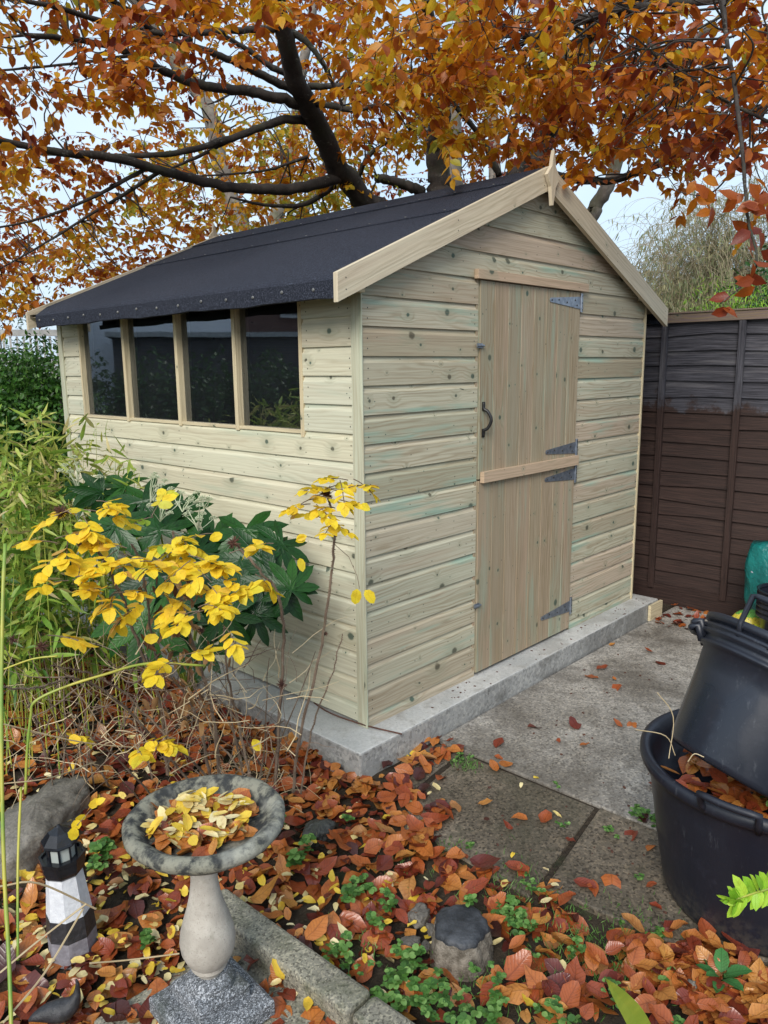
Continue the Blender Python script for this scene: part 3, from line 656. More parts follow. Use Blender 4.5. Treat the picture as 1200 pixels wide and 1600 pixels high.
# ------------------------------------------------------------------ lighthouse ornament
MT['whitep'] = simple('rough_white_paint', (.60, .62, .66), (.70, .72, .75), 70, .6, .8, .003)
MT['blackp'] = simple('rough_black_paint', (.018, .019, .022), (.035, .035, .04), 70, .45, .8, .003)
MT['greyp'] = simple('grey_stone_paint', (.17, .16, .18), (.26, .25, .28), 50, .7, .8, .003)
MT['blackplastic'] = simple('glossy_black_plastic', (.008, .009, .012), (.014, .015, .02), 30, .22, .05, .001)
b = NB('lantern_glass'); MT['lant'] = b.done(b.bsdf((.35, .38, .36), .15))
b = NB('candle_wax'); MT['wax'] = b.done(b.bsdf((.72, .72, .60), .5))
lx, ly = -1.340, -.150
lh = empty('lighthouse_ornament', (lx, ly, G0-.01), 'small octagonal lighthouse ornament in white, black and grey bands with black lantern top', 'garden ornament')
ML = Matrix.Rotation(R(-1.5), 3, 'Y')@Matrix.Rotation(R(12), 3, 'Z')
def oct_(prof, mat, nm='tower', par=lh, smooth=False, n=8, dz=0.):
    m = MB(); m.lathe(prof, n, (lx, ly, G0-.01+dz), M=ML); return m.build(nm, [mat], par)
oct_([(.066, -.02), (.0645, .055)], 'greyp', 'base_band'); oct_([(.0655, .055), (.0615, .118), (.0600, .118)], 'blackp', 'black_band'); oct_([(.0600, .118), (.0475, .240)], 'whitep', 'white_tower')
oct_([(.045, .252), (.053, .262), (.056, .272), (.056, .280), (.059, .281), (.059, .296), (.061, .298), (.061, .309), (.054, .309), (.053, .303), (.0, .303)], 'blackplastic', 'gallery', dz=-.018)
oct_([(.035, .303), (.035, .350)], 'lant', 'lantern_glass', dz=-.018); oct_([(.015, .303), (.016, .340), (.0, .341)], 'wax', 'candle', n=16, dz=-.018)
m = MB()
for i in range(8):
    a = 2*math.pi*i/8; p = Vector((.037*math.cos(a), .037*math.sin(a), .285)); q = Vector((p.x, p.y, .336)); m.tube([Vector((lx, ly, G0-.01))+ML@p, Vector((lx, ly, G0-.01))+ML@q], .003, 5)
m.build('lantern_frame', ['blackplastic'], lh)
oct_([(.048, .346), (.051, .350), (.049, .356), (.028, .380), (.008, .392), (.005, .396), (.0, .399)], 'blackplastic', 'lantern_roof', dz=-.018)
# ------------------------------------------------------------------ bird ornament
bp = onz(98, 1585, -.10)
m = MB()
X = np.array(_r)*[1, 1, 0]; X = X/np.linalg.norm(X); Yv = np.array([-X[1], X[0], 0])
def wp(a, b, c): return np.array([bp[0], bp[1], G0-.01])+X*a+Yv*b+np.array([0, 0, c])
pts = [(-.075, -.02, .022, .003), (-.060, -.015, .028, .012), (-.035, -.005, .030, .022), (.0, .0, .032, .028), (.022, .004, .044, .021), (.034, .006, .064, .012), (.038, .008, .082, .007), (.040, .008, .098, .005), (.038, .008, .112, .002)]
w_ = np.array([[*wp(a, b_, c), r] for a, b_, c, r in pts]); w_ = cr(w_, 5)
m.tube([tuple(q[:3]) for q in w_], [float(max(.002, q[3])) for q in w_], 14)
tag(m.build('bird_ornament', ['blackp'], smooth=True), 'small dark bird ornament with upturned tail lying among leaves below the lighthouse', 'garden ornament')
# ------------------------------------------------------------------ tubs
def plastic(name, c, r0, wet=.5):
    b = NB(name); o = b.obj(); n = b.noise(o, 5., 4, .6); n2 = b.noise(o, 120., 3, .7); n3 = b.noise(o, 22., 5, .7)
    cc = b.mix(b.M('MULTIPLY', b.ss(n3, .55, .75), .35), c, (c[0]*2.2+.01, c[1]*2.2+.01, c[2]*2.2+.012))
    cc = b.mix(b.M('MULTIPLY', b.ss(n2, .70, .76), .35), cc, (.2, .2, .2)); zz = b.sep(o)[2]
    mud = b.M('MULTIPLY', b.ss(b.M('ADD', zz, b.M('MULTIPLY', b.noise(o, 14., 5, .7), .14)), .10, -.05), b.ss(b.noise(o, 45., 4, .7), .38, .62)); cc = b.mix(b.M('MULTIPLY', mud, .55), cc, (.10, .085, .065))
    scf = b.ss(b.noise(b.V('MULTIPLY', o, (1., 1., .12)), 60., 4, .8), .60, .70); cc = b.mix(b.M('MULTIPLY', scf, .16), cc, (.16, .17, .19))
    wst = b.ss(b.noise(b.V('MULTIPLY', o, (1., 1., .5)), 4.5, 3, .5), .46, .54)
    return b.done(b.bsdf(cc, b.M('ADD', b.M('MULTIPLY_ADD', n, .2, r0-.08), b.M('MULTIPLY', wst, .20)), b.bump(b.M('ADD', n3, b.M('MULTIPLY', n, 2.)), .14, .004), spec=.5))
MT['tub'] = plastic('black_tub_plastic', (.009, .011, .019), .30)
MT['tub2'] = plastic('blue_black_tub_plastic', (.014, .017, .026), .22)
tp = onz(1186, 1399, G0)
up3 = Vector((0, 0, 1)); Fh = Vector((tp[0]-CAM[0], tp[1]-CAM[1], 0)).normalized(); Rh = Fh.cross(up3)
TM = Matrix.Rotation(R(4.5), 3, Rh)
tb = empty('plastic_tub', (tp[0], tp[1], G0), 'large round black plastic tub half full of leaves, standing on the patio', 'tub')
th = .455
ov = lambda a, z: 1
m = MB(); m.lathe([(0, .004), (.25, .004), (.268, .012), (.276, .03), (.300, .18), (.325, .36), (.334, th-.045), (.337, th-.040), (.352, th-.036), (.358, th-.022), (.357, th-.006), (.349, th), (.335, th-.001), (.326, th-.008), (.322, th-.05), (.310, .30), (0, .29)], 96, (tp[0], tp[1], G0+.01), M=-TM if False else TM, fn=lambda a, z: 1-.13*max(0, z/th)**1.5*math.cos(a-math.atan2(-Fh.y, -Fh.x))**2)
m.build('tub_body', ['tub'], tb, smooth=True)
def rim_handle(c, r, ang, half, z, ou, hh, rad, M, par, mat, nm='handle'):
    """bar handle bridging out from a rim at angle ang"""
    m = MB(); c = Vector(c); q = []
    P = lambda a, rr, zz: c+M@Vector((rr*math.cos(a), rr*math.sin(a), zz))
    a0, a1 = ang-half, ang+half
    top = [P(a0+(a1-a0)*k/8, r+ou, z+hh) for k in range(9)]
    pts = [P(a0, r-.01, z-.035)]+[P(a0, r+ou*.6, z)]+top+[P(a1, r+ou*.6, z)]+[P(a1, r-.01, z-.035)]
    m.tube(pts, rad, 8); m.build(nm, [mat], par, smooth=True)
ca = math.atan2(-Fh.y-Rh.y*.27, -Fh.x-Rh.x*.27)
rim_handle((tp[0], tp[1], G0+.01), .313, ca, .22, th-.005, .026, .036, .010, TM, tb, 'tub')
rim_handle((tp[0], tp[1], G0+.01), .313, ca+math.pi, .21, th-.005, .012, .026, .0085, TM, tb, 'tub')
m = MB()
for a, b_, c in (((1045, 1185, 2.0), (1052, 1120, 1.98), (1027, 1082, 1.96)), ((1055, 1180, 2.0), (1040, 1150, 1.97), (993, 1140, 1.93)), ((1075, 1190, 1.98), (1085, 1178, 1.97), (1100, 1183, 1.96))):
    m.tube(cr(np.array([at(*a), at(*b_), at(*c)]), 5), .0013, 4)
tag(m.build('tub_straws', ['straw']), 'thin pale dry stalks sticking out over the left rim of the large tub', 'dry stalks', None, 'stuff')
# tilted tub leaning in it
def frame(ax):
    ax = ax.normalized(); a = ax.cross(Fh).normalized(); b_ = ax.cross(a)
    return Matrix((( a.x, b_.x, ax.x), (a.y, b_.y, ax.y), (a.z, b_.z, ax.z)))
tax = (up3*.80+Rh*.33+Fh*.38).normalized(); MF = frame(tax)
tc_ = Vector(at(1136, 1206, 2.12))
t2 = empty('tilted_tub', tc_, 'blue black plastic tub leaning at a tilt inside the large round tub', 'tub')
m = MB(); h2 = .335
m.lathe([(0, 0), (.155, 0), (.168, .008), (.172, .02), (.196, .22), (.207, h2-.050), (.222, h2-.048), (.224, h2-.040), (.215, h2-.036), (.215, h2-.020), (.230, h2-.017), (.232, h2-.008), (.222, h2-.004), (.233, h2-.001), (.234, h2+.006), (.224, h2+.012), (.215, h2+.010), (.208, h2), (.200, .25), (.17, .05), (0, .04)], 80, tc_, M=MF)
m.build('tub_body', ['tub2'], t2, smooth=True)
m = MB(); m.lathe([(.205, h2-.002), (.221, h2+.014), (.224, h2+.018), (.236, h2+.020), (.237, h2+.036), (.228, h2+.040), (.216, h2+.036), (.205, h2)], 80, tc_, M=MF)
t3 = empty('nested_tub', tc_+MF@Vector((0, 0, .05)), 'second blue black tub nested inside the tilted one, only its rim and bar handle showing', 'tub'); m.build('tub_rim', ['tub2'], t3, smooth=True)
# handle angle: rim point nearest to the camera's left/upper
def angto(v): v = MF.transposed()@v; return math.atan2(v.y, v.x)
rim_handle(tc_, .228, angto(-Fh-Rh*.55), .20, h2+.030, .016, .080, .008, MF, t3, 'tub2')
rim_handle(tc_, .226, angto(-Rh), .22, h2+.004, .030, -.012, .011, MF, t2, 'tub2')
rim_handle(tc_, .226, angto(-Rh), .22, h2-.012, .030, -.012, .011, MF, t2, 'tub2')
# ------------------------------------------------------------------ things by the fence
def clothm(name, c1, c2, sc_=18): return simple(name, c1, c2, sc_, .35, .8, .02)
MT['teal'] = clothm('teal_plastic_bag', (.004, .12, .115), (.008, .20, .185), 7)
def bagprint():
    b = NB('printed_compost_bag'); o = b.obj(); z = b.sep(o)[2]; n = b.noise(o, 34., 4, .7)
    s = b.M('ADD', z, b.M('MULTIPLY', n, .06))
    c = b.ramp(b.M('MULTIPLY_ADD', s, 1.7, .10), [(0, (.01, .03, .35)), (.10, (.01, .03, .35)), (.12, (.55, .60, .02)), (.27, (.50, .42, .05)), (.33, (.10, .28, .05)), (.40, (.60, .05, .03)), (.58, (.50, .09, .04)), (.62, (.03, .35, .08)), (.8, (.02, .30, .08))], 'CONSTANT')
    c = b.mix(b.ss(b.noise(o, 90., 2), .60, .66), c, (.08, .09, .03))
    return b.done(b.bsdf(c, .35, b.bump(n, .5, .01)))
MT['bagprint'] = bagprint()
MT['terra'] = simple('terracotta', (.42, .12, .06), (.52, .17, .09), 14, .6)
MT['greyplastic'] = simple('pale_grey_plastic', (.24, .27, .33), (.32, .36, .41), 9, .4)
def bag(name, c, sx, sy, sz, mat, label, seed, ang, gather=True, pile=0):
    rnd = random.Random(seed); m = MB(); n, k = 36, 22; ph = [rnd.random()*6.3 for _ in range(8)]; prof = []
    base = len(m.v); ca_, sa_ = math.cos(ang), math.sin(ang)
    for i in range(k+1):
        t = i/k
        r = (1-(abs(2*t-.85)/1.18)**3.2)**.5 if abs(2*t-.85) < 1.18 else .05
        if gather and t > .86: r = .10+(t-.86)*1.5
        for j in range(n):
            a = 2*math.pi*j/n; f = 1+.08*math.sin(2*a+ph[0]+3*t)+.05*math.sin(5*a+ph[1]-4*t)+.035*math.sin(9*a+ph[2]+9*t)+.03*math.sin(14*t+ph[3]+a)
            x, y = sx*r*f*math.cos(a), sy*r*f*math.sin(a)
            m.v.append((c[0]+x*ca_-y*sa_, c[1]+x*sa_+y*ca_, c[2]+sz*t))
    for i in range(k):
        for j in range(n):
            j2 = (j+1) % n; m.f.append((base+i*n+j, base+i*n+j2, base+(i+1)*n+j2, base+(i+1)*n+j)); m.b.append(.5); m.mi.append(0); m.uv += [(0, 0)]*4
    m.f.append(tuple(range(base, base+n))[::-1]); m.b.append(.5); m.mi.append(0); m.uv += [(0, 0)]*n
    m.f.append(tuple(range(base+k*n, base+k*n+n))); m.b.append(.5); m.mi.append(0); m.uv += [(0, 0)]*n
    return tag(m.build(name, [mat], smooth=True), label, 'bag')
q = at(1170, 985, 4.25); bag('compost_bag', (q[0], q[1], G0), .11, .10, .235, 'bagprint', 'green bag printed red, yellow and blue, slumped by the fence', 3, .4, False)
q = at(1196, 985, 4.45); bag('plastic_bag', (q[0]+.01, q[1]-.01, .04), .15, .12, .50, 'teal', 'teal plastic sack leaning on the fence above the printed bag', 5, 1.1)
pq = at(1226, 1010, 4.05)
m = MB(); pr = [(0, 0), (.115, 0), (.13, .26)]
for i in range(5): z = .26+i*.028; pr += [(.140, z), (.153, z+.008), (.153, z+.018), (.138, z+.022)]
pr += [(.15, .40), (.155, .41), (.145, .41), (.12, .3), (0, .29)]
m.lathe(pr, 48, (pq[0], pq[1], G0)); tag(m.build('ribbed_pot', ['tub'], smooth=True), 'stack of black ribbed plastic plant pots beside the printed bag', 'plant pot')
m = MB(); m.lathe([(0, 0), (.045, 0), (.062, .07), (.074, .072), (.076, .088), (.066, .088), (.05, .02), (0, .01)], 40, (pq[0], pq[1], G0+.40)); tag(m.build('terracotta_pot', ['terra'], smooth=True), 'small terracotta pot on top of the black ribbed pots', 'plant pot')
q = at(1208, 860, 4.35); m = MB(); RR_ = Matrix.Rotation(R(24), 3, Vector(Fh))
m.box((q[0]-.07, q[1]-.02, q[2]-.14), (q[0]+.07, q[1]+.02, q[2]+.16), 2, rot=RR_); m.box((q[0]-.07, q[1]-.05, q[2]-.16), (q[0]+.07, q[1]+.03, q[2]-.145), 2, rot=RR_, org=(q[0], q[1], q[2])); tag(m.build('grey_scoop', ['greyplastic'], bevel=.01), 'pale grey plastic scoop poking out above the teal sack', 'tool')
# ------------------------------------------------------------------ rocks, edging, stump, twigs
def rock(name, c, s, mat, label, seed, rot=0, cat='rock', group=None):
    rnd = random.Random(seed); m = MB(); n, k = 64, 32; ph = [rnd.random()*6.3 for _ in range(9)]; base = 0; cr_, sr_ = math.cos(rot), math.sin(rot)
    for i in range(k+1):
        t = math.pi*i/k
        for j in range(n):
            a = 2*math.pi*j/n
            f = 1+.035*(vn(a*6+seed, t*9)-.5)*4*math.sin(t)+.13*math.sin(2*a+ph[0])*math.sin(t)+.09*math.sin(3*a+ph[1]+2*t)*math.sin(t)+.05*math.sin(7*a+ph[2]-5*t)*math.sin(t)+.03*math.sin(12*a+ph[3]+7*t)*math.sin(t)+.04*math.cos(6*t+ph[4])
            sg = lambda v: math.copysign(abs(v)**.8, v)
            x, y, z = s[0]*f*sg(math.sin(t)*math.cos(a)), s[1]*f*sg(math.sin(t)*math.sin(a)), s[2]*f*sg(math.cos(t))
            m.v.append((c[0]+x*cr_-y*sr_, c[1]+x*sr_+y*cr_, c[2]+z))
    for i in range(k):
        for j in range(n):
            j2 = (j+1) % n; m.f.append((i*n+j, (i+1)*n+j, (i+1)*n+j2, i*n+j2)); m.b.append(.5); m.mi.append(0); m.uv += [(0, 0)]*4
    return tag(m.build(name, [mat], smooth=True), label, cat, group)
q = onz(62, 1300, G0); rock('boulder', (q[0], q[1], G0+.01), (.22, .12, .10), 'rock', 'grey weathered boulder behind the lighthouse ornament', 4, R(35))
q = onz(497, 1302, G0); rock('stone', (q[0], q[1], G0), (.055, .045, .04), 'darkrock', 'dark mossy stone in leaves right of the bird bath bowl', 9, .3)
for i, (x, y, s, lb) in enumerate(((655, 1432, .040, 'flat grey stone at the upper left of the stump'), (675, 1455, .022, 'small grey stone touching the left side of the stump'), (640, 1475, .028, 'grey stone below the flat one left of the stump'), (665, 1480, .018, 'tiny grey pebble against the stump base'))):
    q = onz(x, y, G0); rock('stone', (q[0], q[1], G0+.003), (s, s*.7, s*.5), 'rock', lb, 20+i, i*1.1, group='stones around the stump')
q = onz(1078, 1552, G0); rock('snail_shell', (q[0], q[1], G0+.02), (.016, .014, .015), 'rock', 'small brown snail shell among leaves near the bottom right', 33, 0, 'shell')
def edging(x0, x1, y0, y1, lb, ang):
    m = MB(); m.box((x0, y0, G0-.10), (x1, y1, G0+.055), 1, rot=Matrix.Rotation(ang, 3, 'Z'))
    tag(m.build('edging_stone', ['kerb'], bevel=.012), lb, 'edging stone', 'edging stones beside the bird bath')
edging(-1.035, -.945, -.925, -.33, 'mossy concrete edging stone running from behind the bird bath', R(1.5))
edging(-1.010, -.925, -1.75, -.935, 'darker concrete edging stone continuing out of the bottom edge', R(2.))
m = MB(); m.box((BX-.22, BY-.24, G0-.06), (BX+.20, BY+.20, G0-.006), 1, rot=Matrix.Rotation(R(-3), 3, 'Z')); tag(m.build('paving_slab', ['kerb'], bevel=.008), 'dark mossy paving slab under the bird bath', 'paving slab')
# stump
sp = onz(733, 1505, G0); MT['stumpside'] = simple('grey_stump_wood', (.10, .082, .06), (.27, .235, .19), 34, .85, 1., .012)
MT['stumptop'] = simple('blackened_stump_top', (.016, .018, .022), (.06, .065, .075), 18, .6, .9, .006)
sx_, sy_ = sp[0]+.035, sp[1]+.055
stp = empty('tree_stump', (sx_, sy_, G0), 'small sawn tree stump with blackened top and grey frayed sides', 'tree stump')
sf = lambda a, z: 1+.06*math.sin(2*a+.5)+.05*math.sin(5*a)+.03*math.sin(13*a+z*40)
m = MB(); m.lathe([(.092, -.03), (.088, .01), (.081, .045), (.077, .063)], 60, (sx_, sy_, G0), fn=sf); m.build('side', ['stumpside'], stp, smooth=True)
m = MB(); m.lathe([(.078, .058), (.077, .067), (.070, .073), (.045, .076), (.02, .073), (0, .075)], 60, (sx_, sy_, G0), fn=sf); m.build('cut_top', ['stumptop'], stp, smooth=True)
m = MB(); tw = cr(np.array([onz(455, 1062, -.05), onz(500, 1105, .005), onz(560, 1130, .012), onz(628, 1147, .006)]), 6); m.tube(tw, .0032, 6)
tag(m.build('twig', ['hip']), 'thin dark twig lying across the corner of the concrete base', 'twig')
m = MB(); q = onz(1003, 962, G0); m.box((2.35, -.162, G0), (2.52, -.1445, -.012), 0); tag(m.build('timber_offcut', ['mull']), 'short timber offcut against the far end of the concrete base', 'timber offcut')
# ------------------------------------------------------------------ leaf litter
def litter(name, x0, x1, y0, y1, dens, mat, dfn, sz, label, tpl='fine', tonef=None, lift=.02, wr=.62):
    n = int((x1-x0)*(y1-y0)*dens); x = rng.uniform(x0, x1, n); y = rng.uniform(y0, y1, n)
    keep = np.array([rng.random() < dfn(a, b) for a, b in zip(x, y)]); x, y = x[keep], y[keep]; n = len(x)
    z = np.array([(G0+.004 if inpatio(a, b) else gz(a, b)+rng.random()*lift)+.004 for a, b in zip(x, y)])
    a = rng.uniform(0, 6.283, n); D = np.stack([np.cos(a), np.sin(a), rng.normal(0, .16, n)], 1)
    N_ = np.stack([rng.normal(0, .32, n), rng.normal(0, .32, n), np.ones(n)], 1)
    flat = np.array([inpatio(p, q_) for p, q_ in zip(x, y)]); D[flat, 2] *= .3; N_[flat, :2] *= .35
    Ls = sz*rng.uniform(.42, 1.15, n); P = np.stack([x, y, z+rng.random(n)*.006], 1); P -= D*Ls[:, None]*.5
    P[:, 2] = np.maximum(P[:, 2], np.where(flat, G0+.006, -9))
    o = leaves(name, P, D, N_, Ls, Ls*wr*rng.uniform(.85, 1.15, n), mat, None, tpl, rng.uniform(.0, .55, n), rng.normal(0, .28, n), tonef(x, y, n) if tonef else None, .16, .045)
    return tag(o, label, 'leaves', None, 'stuff')
def onbase(x, y): return -.20 < x < 2.5 and -.15 < y < 2.8
def bed(x, y):
    if onbase(x, y) or inpatio(x, y): return 0
    if math.hypot(x-sx_, y-sy_) < .115: return 0
    if x > .5: return 0
    d = 1.
    if -1.01 < x < .0 and y < -1.02 and x > -.9: d = .55+.5*(vn(x*5, y*5) > .5)
    if (x > -.75 and y < -.85 and x < .0): d *= .35+.65*(vn(x*7+3, y*7) > .45)
    if x < -1.8: d *= .6
    if -1.03 < x < -.93 and y < -.4: return .05
    if math.hypot(x-tp[0], y-tp[1]) < .30: return 0
    return d
tl = lambda x, y, n: np.clip(rng.beta(1.5, 1.45, n), 0, 1)
litter('leaf_litter', -2.3, .5, -1.9, 2.4, 760, 'litter', bed, .084, 'thick drift of brown and orange fallen beech leaves over the flower bed', tonef=tl, lift=.03)
def yel(x, y):
    if onbase(x, y): return 0
    if inpatio(x, y): return .015
    d = .15+.85*math.exp(-((x+1.1)**2+(y+.15)**2)/.35)
    if x > -.55: d *= .35
    if y < -1.0: d *= .3
    if -1.03 < x < -.93 and y < -.4: d *= .2
    return d
litter('yellow_leaf_litter', -2.2, .3, -1.7, 1.6, 760, 'cream', yel, .043, 'small yellow and cream leaflets scattered over the brown leaves', 'oval', lift=.042, wr=.55)
def pat(x, y):
    if onbase(x, y) or not inpatio(x, y) or math.hypot(x-tp[0], y-tp[1]) < .3: return 0
    d = .06+.75*math.exp(-(max(0, x+.3))/.10)+.25*math.exp(-max(0, -y-.15)/.15)*(x < .6)
    if x > 2.25 and y > -.9: d += 1.
    if y < -.9: d += .10
    if x < .1 and y > -.75: d += .20*(vn(x*6, y*6) > .5)
    return min(1, d)
litter('patio_leaves', -.35, 2.75, -2.6, -.15, 210, 'litter', pat, .072, 'scattered single brown leaves lying on the concrete patio', tonef=lambda x, y, n: rng.beta(1.6, 2.6, n))
# drift against the concrete base and by the tub
def drift(c, s, n, name, lb, zb=.0, mat='litter', sz=.065, tonef=None, tilt=.45, zr=.04, tpl='fine', wr=.62):
    P = np.stack([rng.normal(c[0], s[0], n), rng.normal(c[1], s[1], n), np.zeros(n)], 1)
    P[:, 2] = c[2]+rng.random(n)*zr+zb; a = rng.uniform(0, 6.283, n)
    D = np.stack([np.cos(a), np.sin(a), rng.normal(0, tilt, n)], 1); N_ = np.stack([rng.normal(0, tilt, n), rng.normal(0, tilt, n), np.ones(n)], 1)
    Ls = sz*rng.uniform(.7, 1.2, n)
    return P, D, N_, Ls
segs = []
for t in np.linspace(0, 1, 16): segs.append(drift((-.24-.02*t, -.14+t*1.4, G0+.004), (.04, .05), 15, '', '', zr=.04))
q = onz(1000, 1500, G0); q2 = onz(1190, 1540, G0)
for t in np.linspace(0, 1, 9):
    c = q*(1-t)+q2*t; segs.append(drift((c[0]-.03, c[1]-.03, G0+.003), (.07, .07), 34, '', '', zr=.03, tilt=.25))
P, D, N_, Ls = [np.concatenate([s[i] for s in segs]) for i in range(4)]
k_ = ~((P[:, 0] > -.2) & (P[:, 1] > -.15)); P, D, N_, Ls = P[k_], D[k_], N_[k_], Ls[k_]
k_ = np.hypot(P[:, 0]-tp[0], P[:, 1]-tp[1]) > .30; P, D, N_, Ls = P[k_], D[k_], N_[k_], Ls[k_]
tag(leaves('leaf_drift', P, D, N_, Ls, Ls*.62, 'litter', None, 'fine', rng.uniform(.1, .5, len(P)), rng.uniform(-.3, .3, len(P)), rng.beta(1.8, 1.5, len(P)), .16, .045), 'deeper drift of leaves banked against the concrete base and before the large tub', 'leaves', None, 'stuff')
def heap(name, c, r, n, z0, z1, mat, sz, label, tonef, tpl='fine', wr=.6):
    rr = r*np.sqrt(rng.random(n)); a = rng.uniform(0, 6.283, n); P = np.stack([c[0]+rr*np.cos(a), c[1]+rr*np.sin(a), c[2]+z0+(z1-z0)*rng.random(n)], 1)
    a = rng.uniform(0, 6.283, n); D = np.stack([np.cos(a), np.sin(a), rng.normal(0, .25, n)], 1); N_ = np.stack([rng.normal(0, .35, n), rng.normal(0, .35, n), np.ones(n)], 1); Ls = sz*rng.uniform(.75, 1.2, n); P -= D*Ls[:, None]*.5
    rr2 = np.hypot(P[:, 0]+D[:, 0]*Ls*.5-c[0], P[:, 1]+D[:, 1]*Ls*.5-c[1])
    return tag(leaves(name, P, D, N_, Ls, Ls*wr, mat, None, tpl, rng.uniform(.1, .5, n), rng.uniform(-.3, .3, n), tonef(n), .12), label, 'leaves', None, 'stuff')
heap('bowl_leaves', (BX, BY, BZ), .124, 130, .392, .410, 'litter', .056, 'orange leaves lying in the bowl of the bird bath', lambda n: rng.uniform(.4, .95, n))
heap('bowl_yellow_leaves', (BX, BY, BZ), .112, 85, .406, .430, 'cream', .046, 'yellow and cream leaflets on top of the leaves in the bird bath', lambda n: rng.random(n), 'oval', .5)
heap('tub_leaves', (tp[0], tp[1], G0), .28, 300, .325, .375, 'litter', .065, 'brown leaves filling the large black tub', lambda n: rng.uniform(.3, .9, n))
heap('tub_weeds', (tp[0]-.10, tp[1]-.12, G0), .10, 60, .375, .40, 'weed', .022, 'small green seedlings growing among leaves in the large tub', lambda n: rng.random(n), 'round', .9)
# ------------------------------------------------------------------ weeds
def rosette(c, n, r, sz, P, D, N, Lq):
    for i in range(n):
        a = random.random()*6.283; rr = r*random.random()**.6; b0 = np.array([c[0]+rr*math.cos(a), c[1]+rr*math.sin(a), c[2]+.012+random.random()*.035])
        al = random.random()*6.283; k = random.choice((4, 5, 5)); s = sz*random.uniform(.7, 1.2); tl_ = rng.normal(0, .25, 2)
        for j in range(k):
            an = al+(j-(k-1)/2)*1.1; P.append(b0); D.append([math.cos(an), math.sin(an), random.uniform(-.1, .25)]); N.append([tl_[0], tl_[1], 1]); Lq.append(s)
WP, WD, WN, WL_ = [], [], [], []
for (x, y, n, r, s) in ((530, 1500, 12, .05, .016), (560, 1400, 10, .04, .016), (545, 1415, 6, .03, .016), (610, 1420, 8, .04, .014), (640, 1560, 16, .06, .016), (700, 1590, 18, .07, .016), (650, 1520, 8, .03, .018), (630, 1500, 6, .03, .015),
    (800, 1440, 16, .05, .015), (815, 1455, 10, .04, .014), (830, 1395, 8, .04, .012), (735, 1330, 3, .02, .012), (880, 1300, 5, .03, .010), (1010, 1285, 14, .05, .013), (990, 1275, 8, .05, .012), (950, 1310, 6, .03, .011), (725, 1195, 8, .04, .010),
    (460, 1355, 4, .02, .026), (160, 1340, 8, .04, .022), (150, 1360, 6, .03, .02), (230, 1480, 8, .02, .014), (590, 1455, 7, .03, .014), (480, 1330, 4, .02, .018), (600, 1590, 10, .05, .018), (870, 1590, 12, .05, .015), (1030, 1470, 6, .03, .012),
    (760, 1540, 6, .04, .013), (960, 1570, 8, .04, .013), (440, 1290, 4, .02, .016), (540, 1290, 4, .03, .016), (770, 1590, 10, .05, .016), (900, 1500, 8, .05, .012), (1000, 1380, 3, .02, .01), (870, 1240, 3, .02, .01), (735, 1448, 3, .012, .016)):
    c = onz(x, y, G0); c = (c[0], c[1], G0 if (x, y) != (735, 1448) else G0+.066); rosette(c, int(n*1.15), r, s*1.1, WP, WD, WN, WL_)
for i in range(40):
    x, y = random.uniform(-.95, .0), random.uniform(-1.7, -.8)
    if inpatio(x, y) or vn(x*6, y*6) < .45: continue
    rosette((x, y, G0), 3, .03, .013, WP, WD, WN, WL_)
WL_ = np.array(WL_)
tag(leaves('weeds', WP, WD, WN, WL_, WL_*.85, 'weed', None, 'round', .2, rng.uniform(-.3, .1, len(WP))), 'small round leaved green weeds growing through the fallen leaves', 'weeds', None, 'stuff')
GP, GD, GL = [], [], []
for (x, y, r, n) in ((870, 1550, .05, 320), (1000, 1440, .05, 120), (980, 1500, .07, 240), (1090, 1255, .02, 30), (728, 1195, .03, 140), (700, 1330, .03, 60), (960, 1520, .05, 160), (1140, 1240, .02, 20), (620, 1350, .05, 60), (790, 1380, .08, 200), (860, 1440, .07, 150), (900, 1470, .06, 150), (560, 1480, .05, 80), (760, 1570, .08, 200), (230, 1330, .04, 50)):
    c = onz(x, y, G0)
    for i in range(n):
        GP.append((c[0]+random.gauss(0, r), c[1]+random.gauss(0, r), G0-.003)); GD.append((random.gauss(0, .55), random.gauss(0, .55), 1)); GL.append(random.uniform(.012, .034))
GL = np.array(GL); tag(leaves('grass', GP, GD, rdir(len(GP)), GL, .0025, 'weed', None, 'lance', .2, rng.uniform(-.2, .5, len(GP)), rng.uniform(.3, 1, len(GP))), 'fine short grass tufts between the fallen leaves', 'grass', None, 'stuff')
# soil crumbs and debris on the patio
m = MB()
for i in range(420):
    x, y = random.uniform(-.6, 2.7), random.uniform(-1.9, -.15)
    if random.random() > .25+.6*(vn(x*4, y*4) > .6): continue
    s = random.uniform(.0015, .006); z = (G0+.004 if inpatio(x, y) else gz(x, y)); a = random.random()*3
    m.box((x-s, y-s*.6, z-.001), (x+s, y+s*.6, z+s*.6), 0, rot=Matrix.Rotation(a, 3, 'Z'))
for i in range(60):
    x, y = random.uniform(.3, 2.4), random.uniform(-.13, -.03); s = random.uniform(.0015, .006); m.box((x-s, y-s*.6, -.0005), (x+s, y+s*.6, s*.4), 0, rot=Matrix.Rotation(random.random()*3, 3, 'Z'))
tag(m.build('debris', ['hip']), 'dark crumbs of soil and leaf scattered on concrete', 'debris', None, 'stuff')
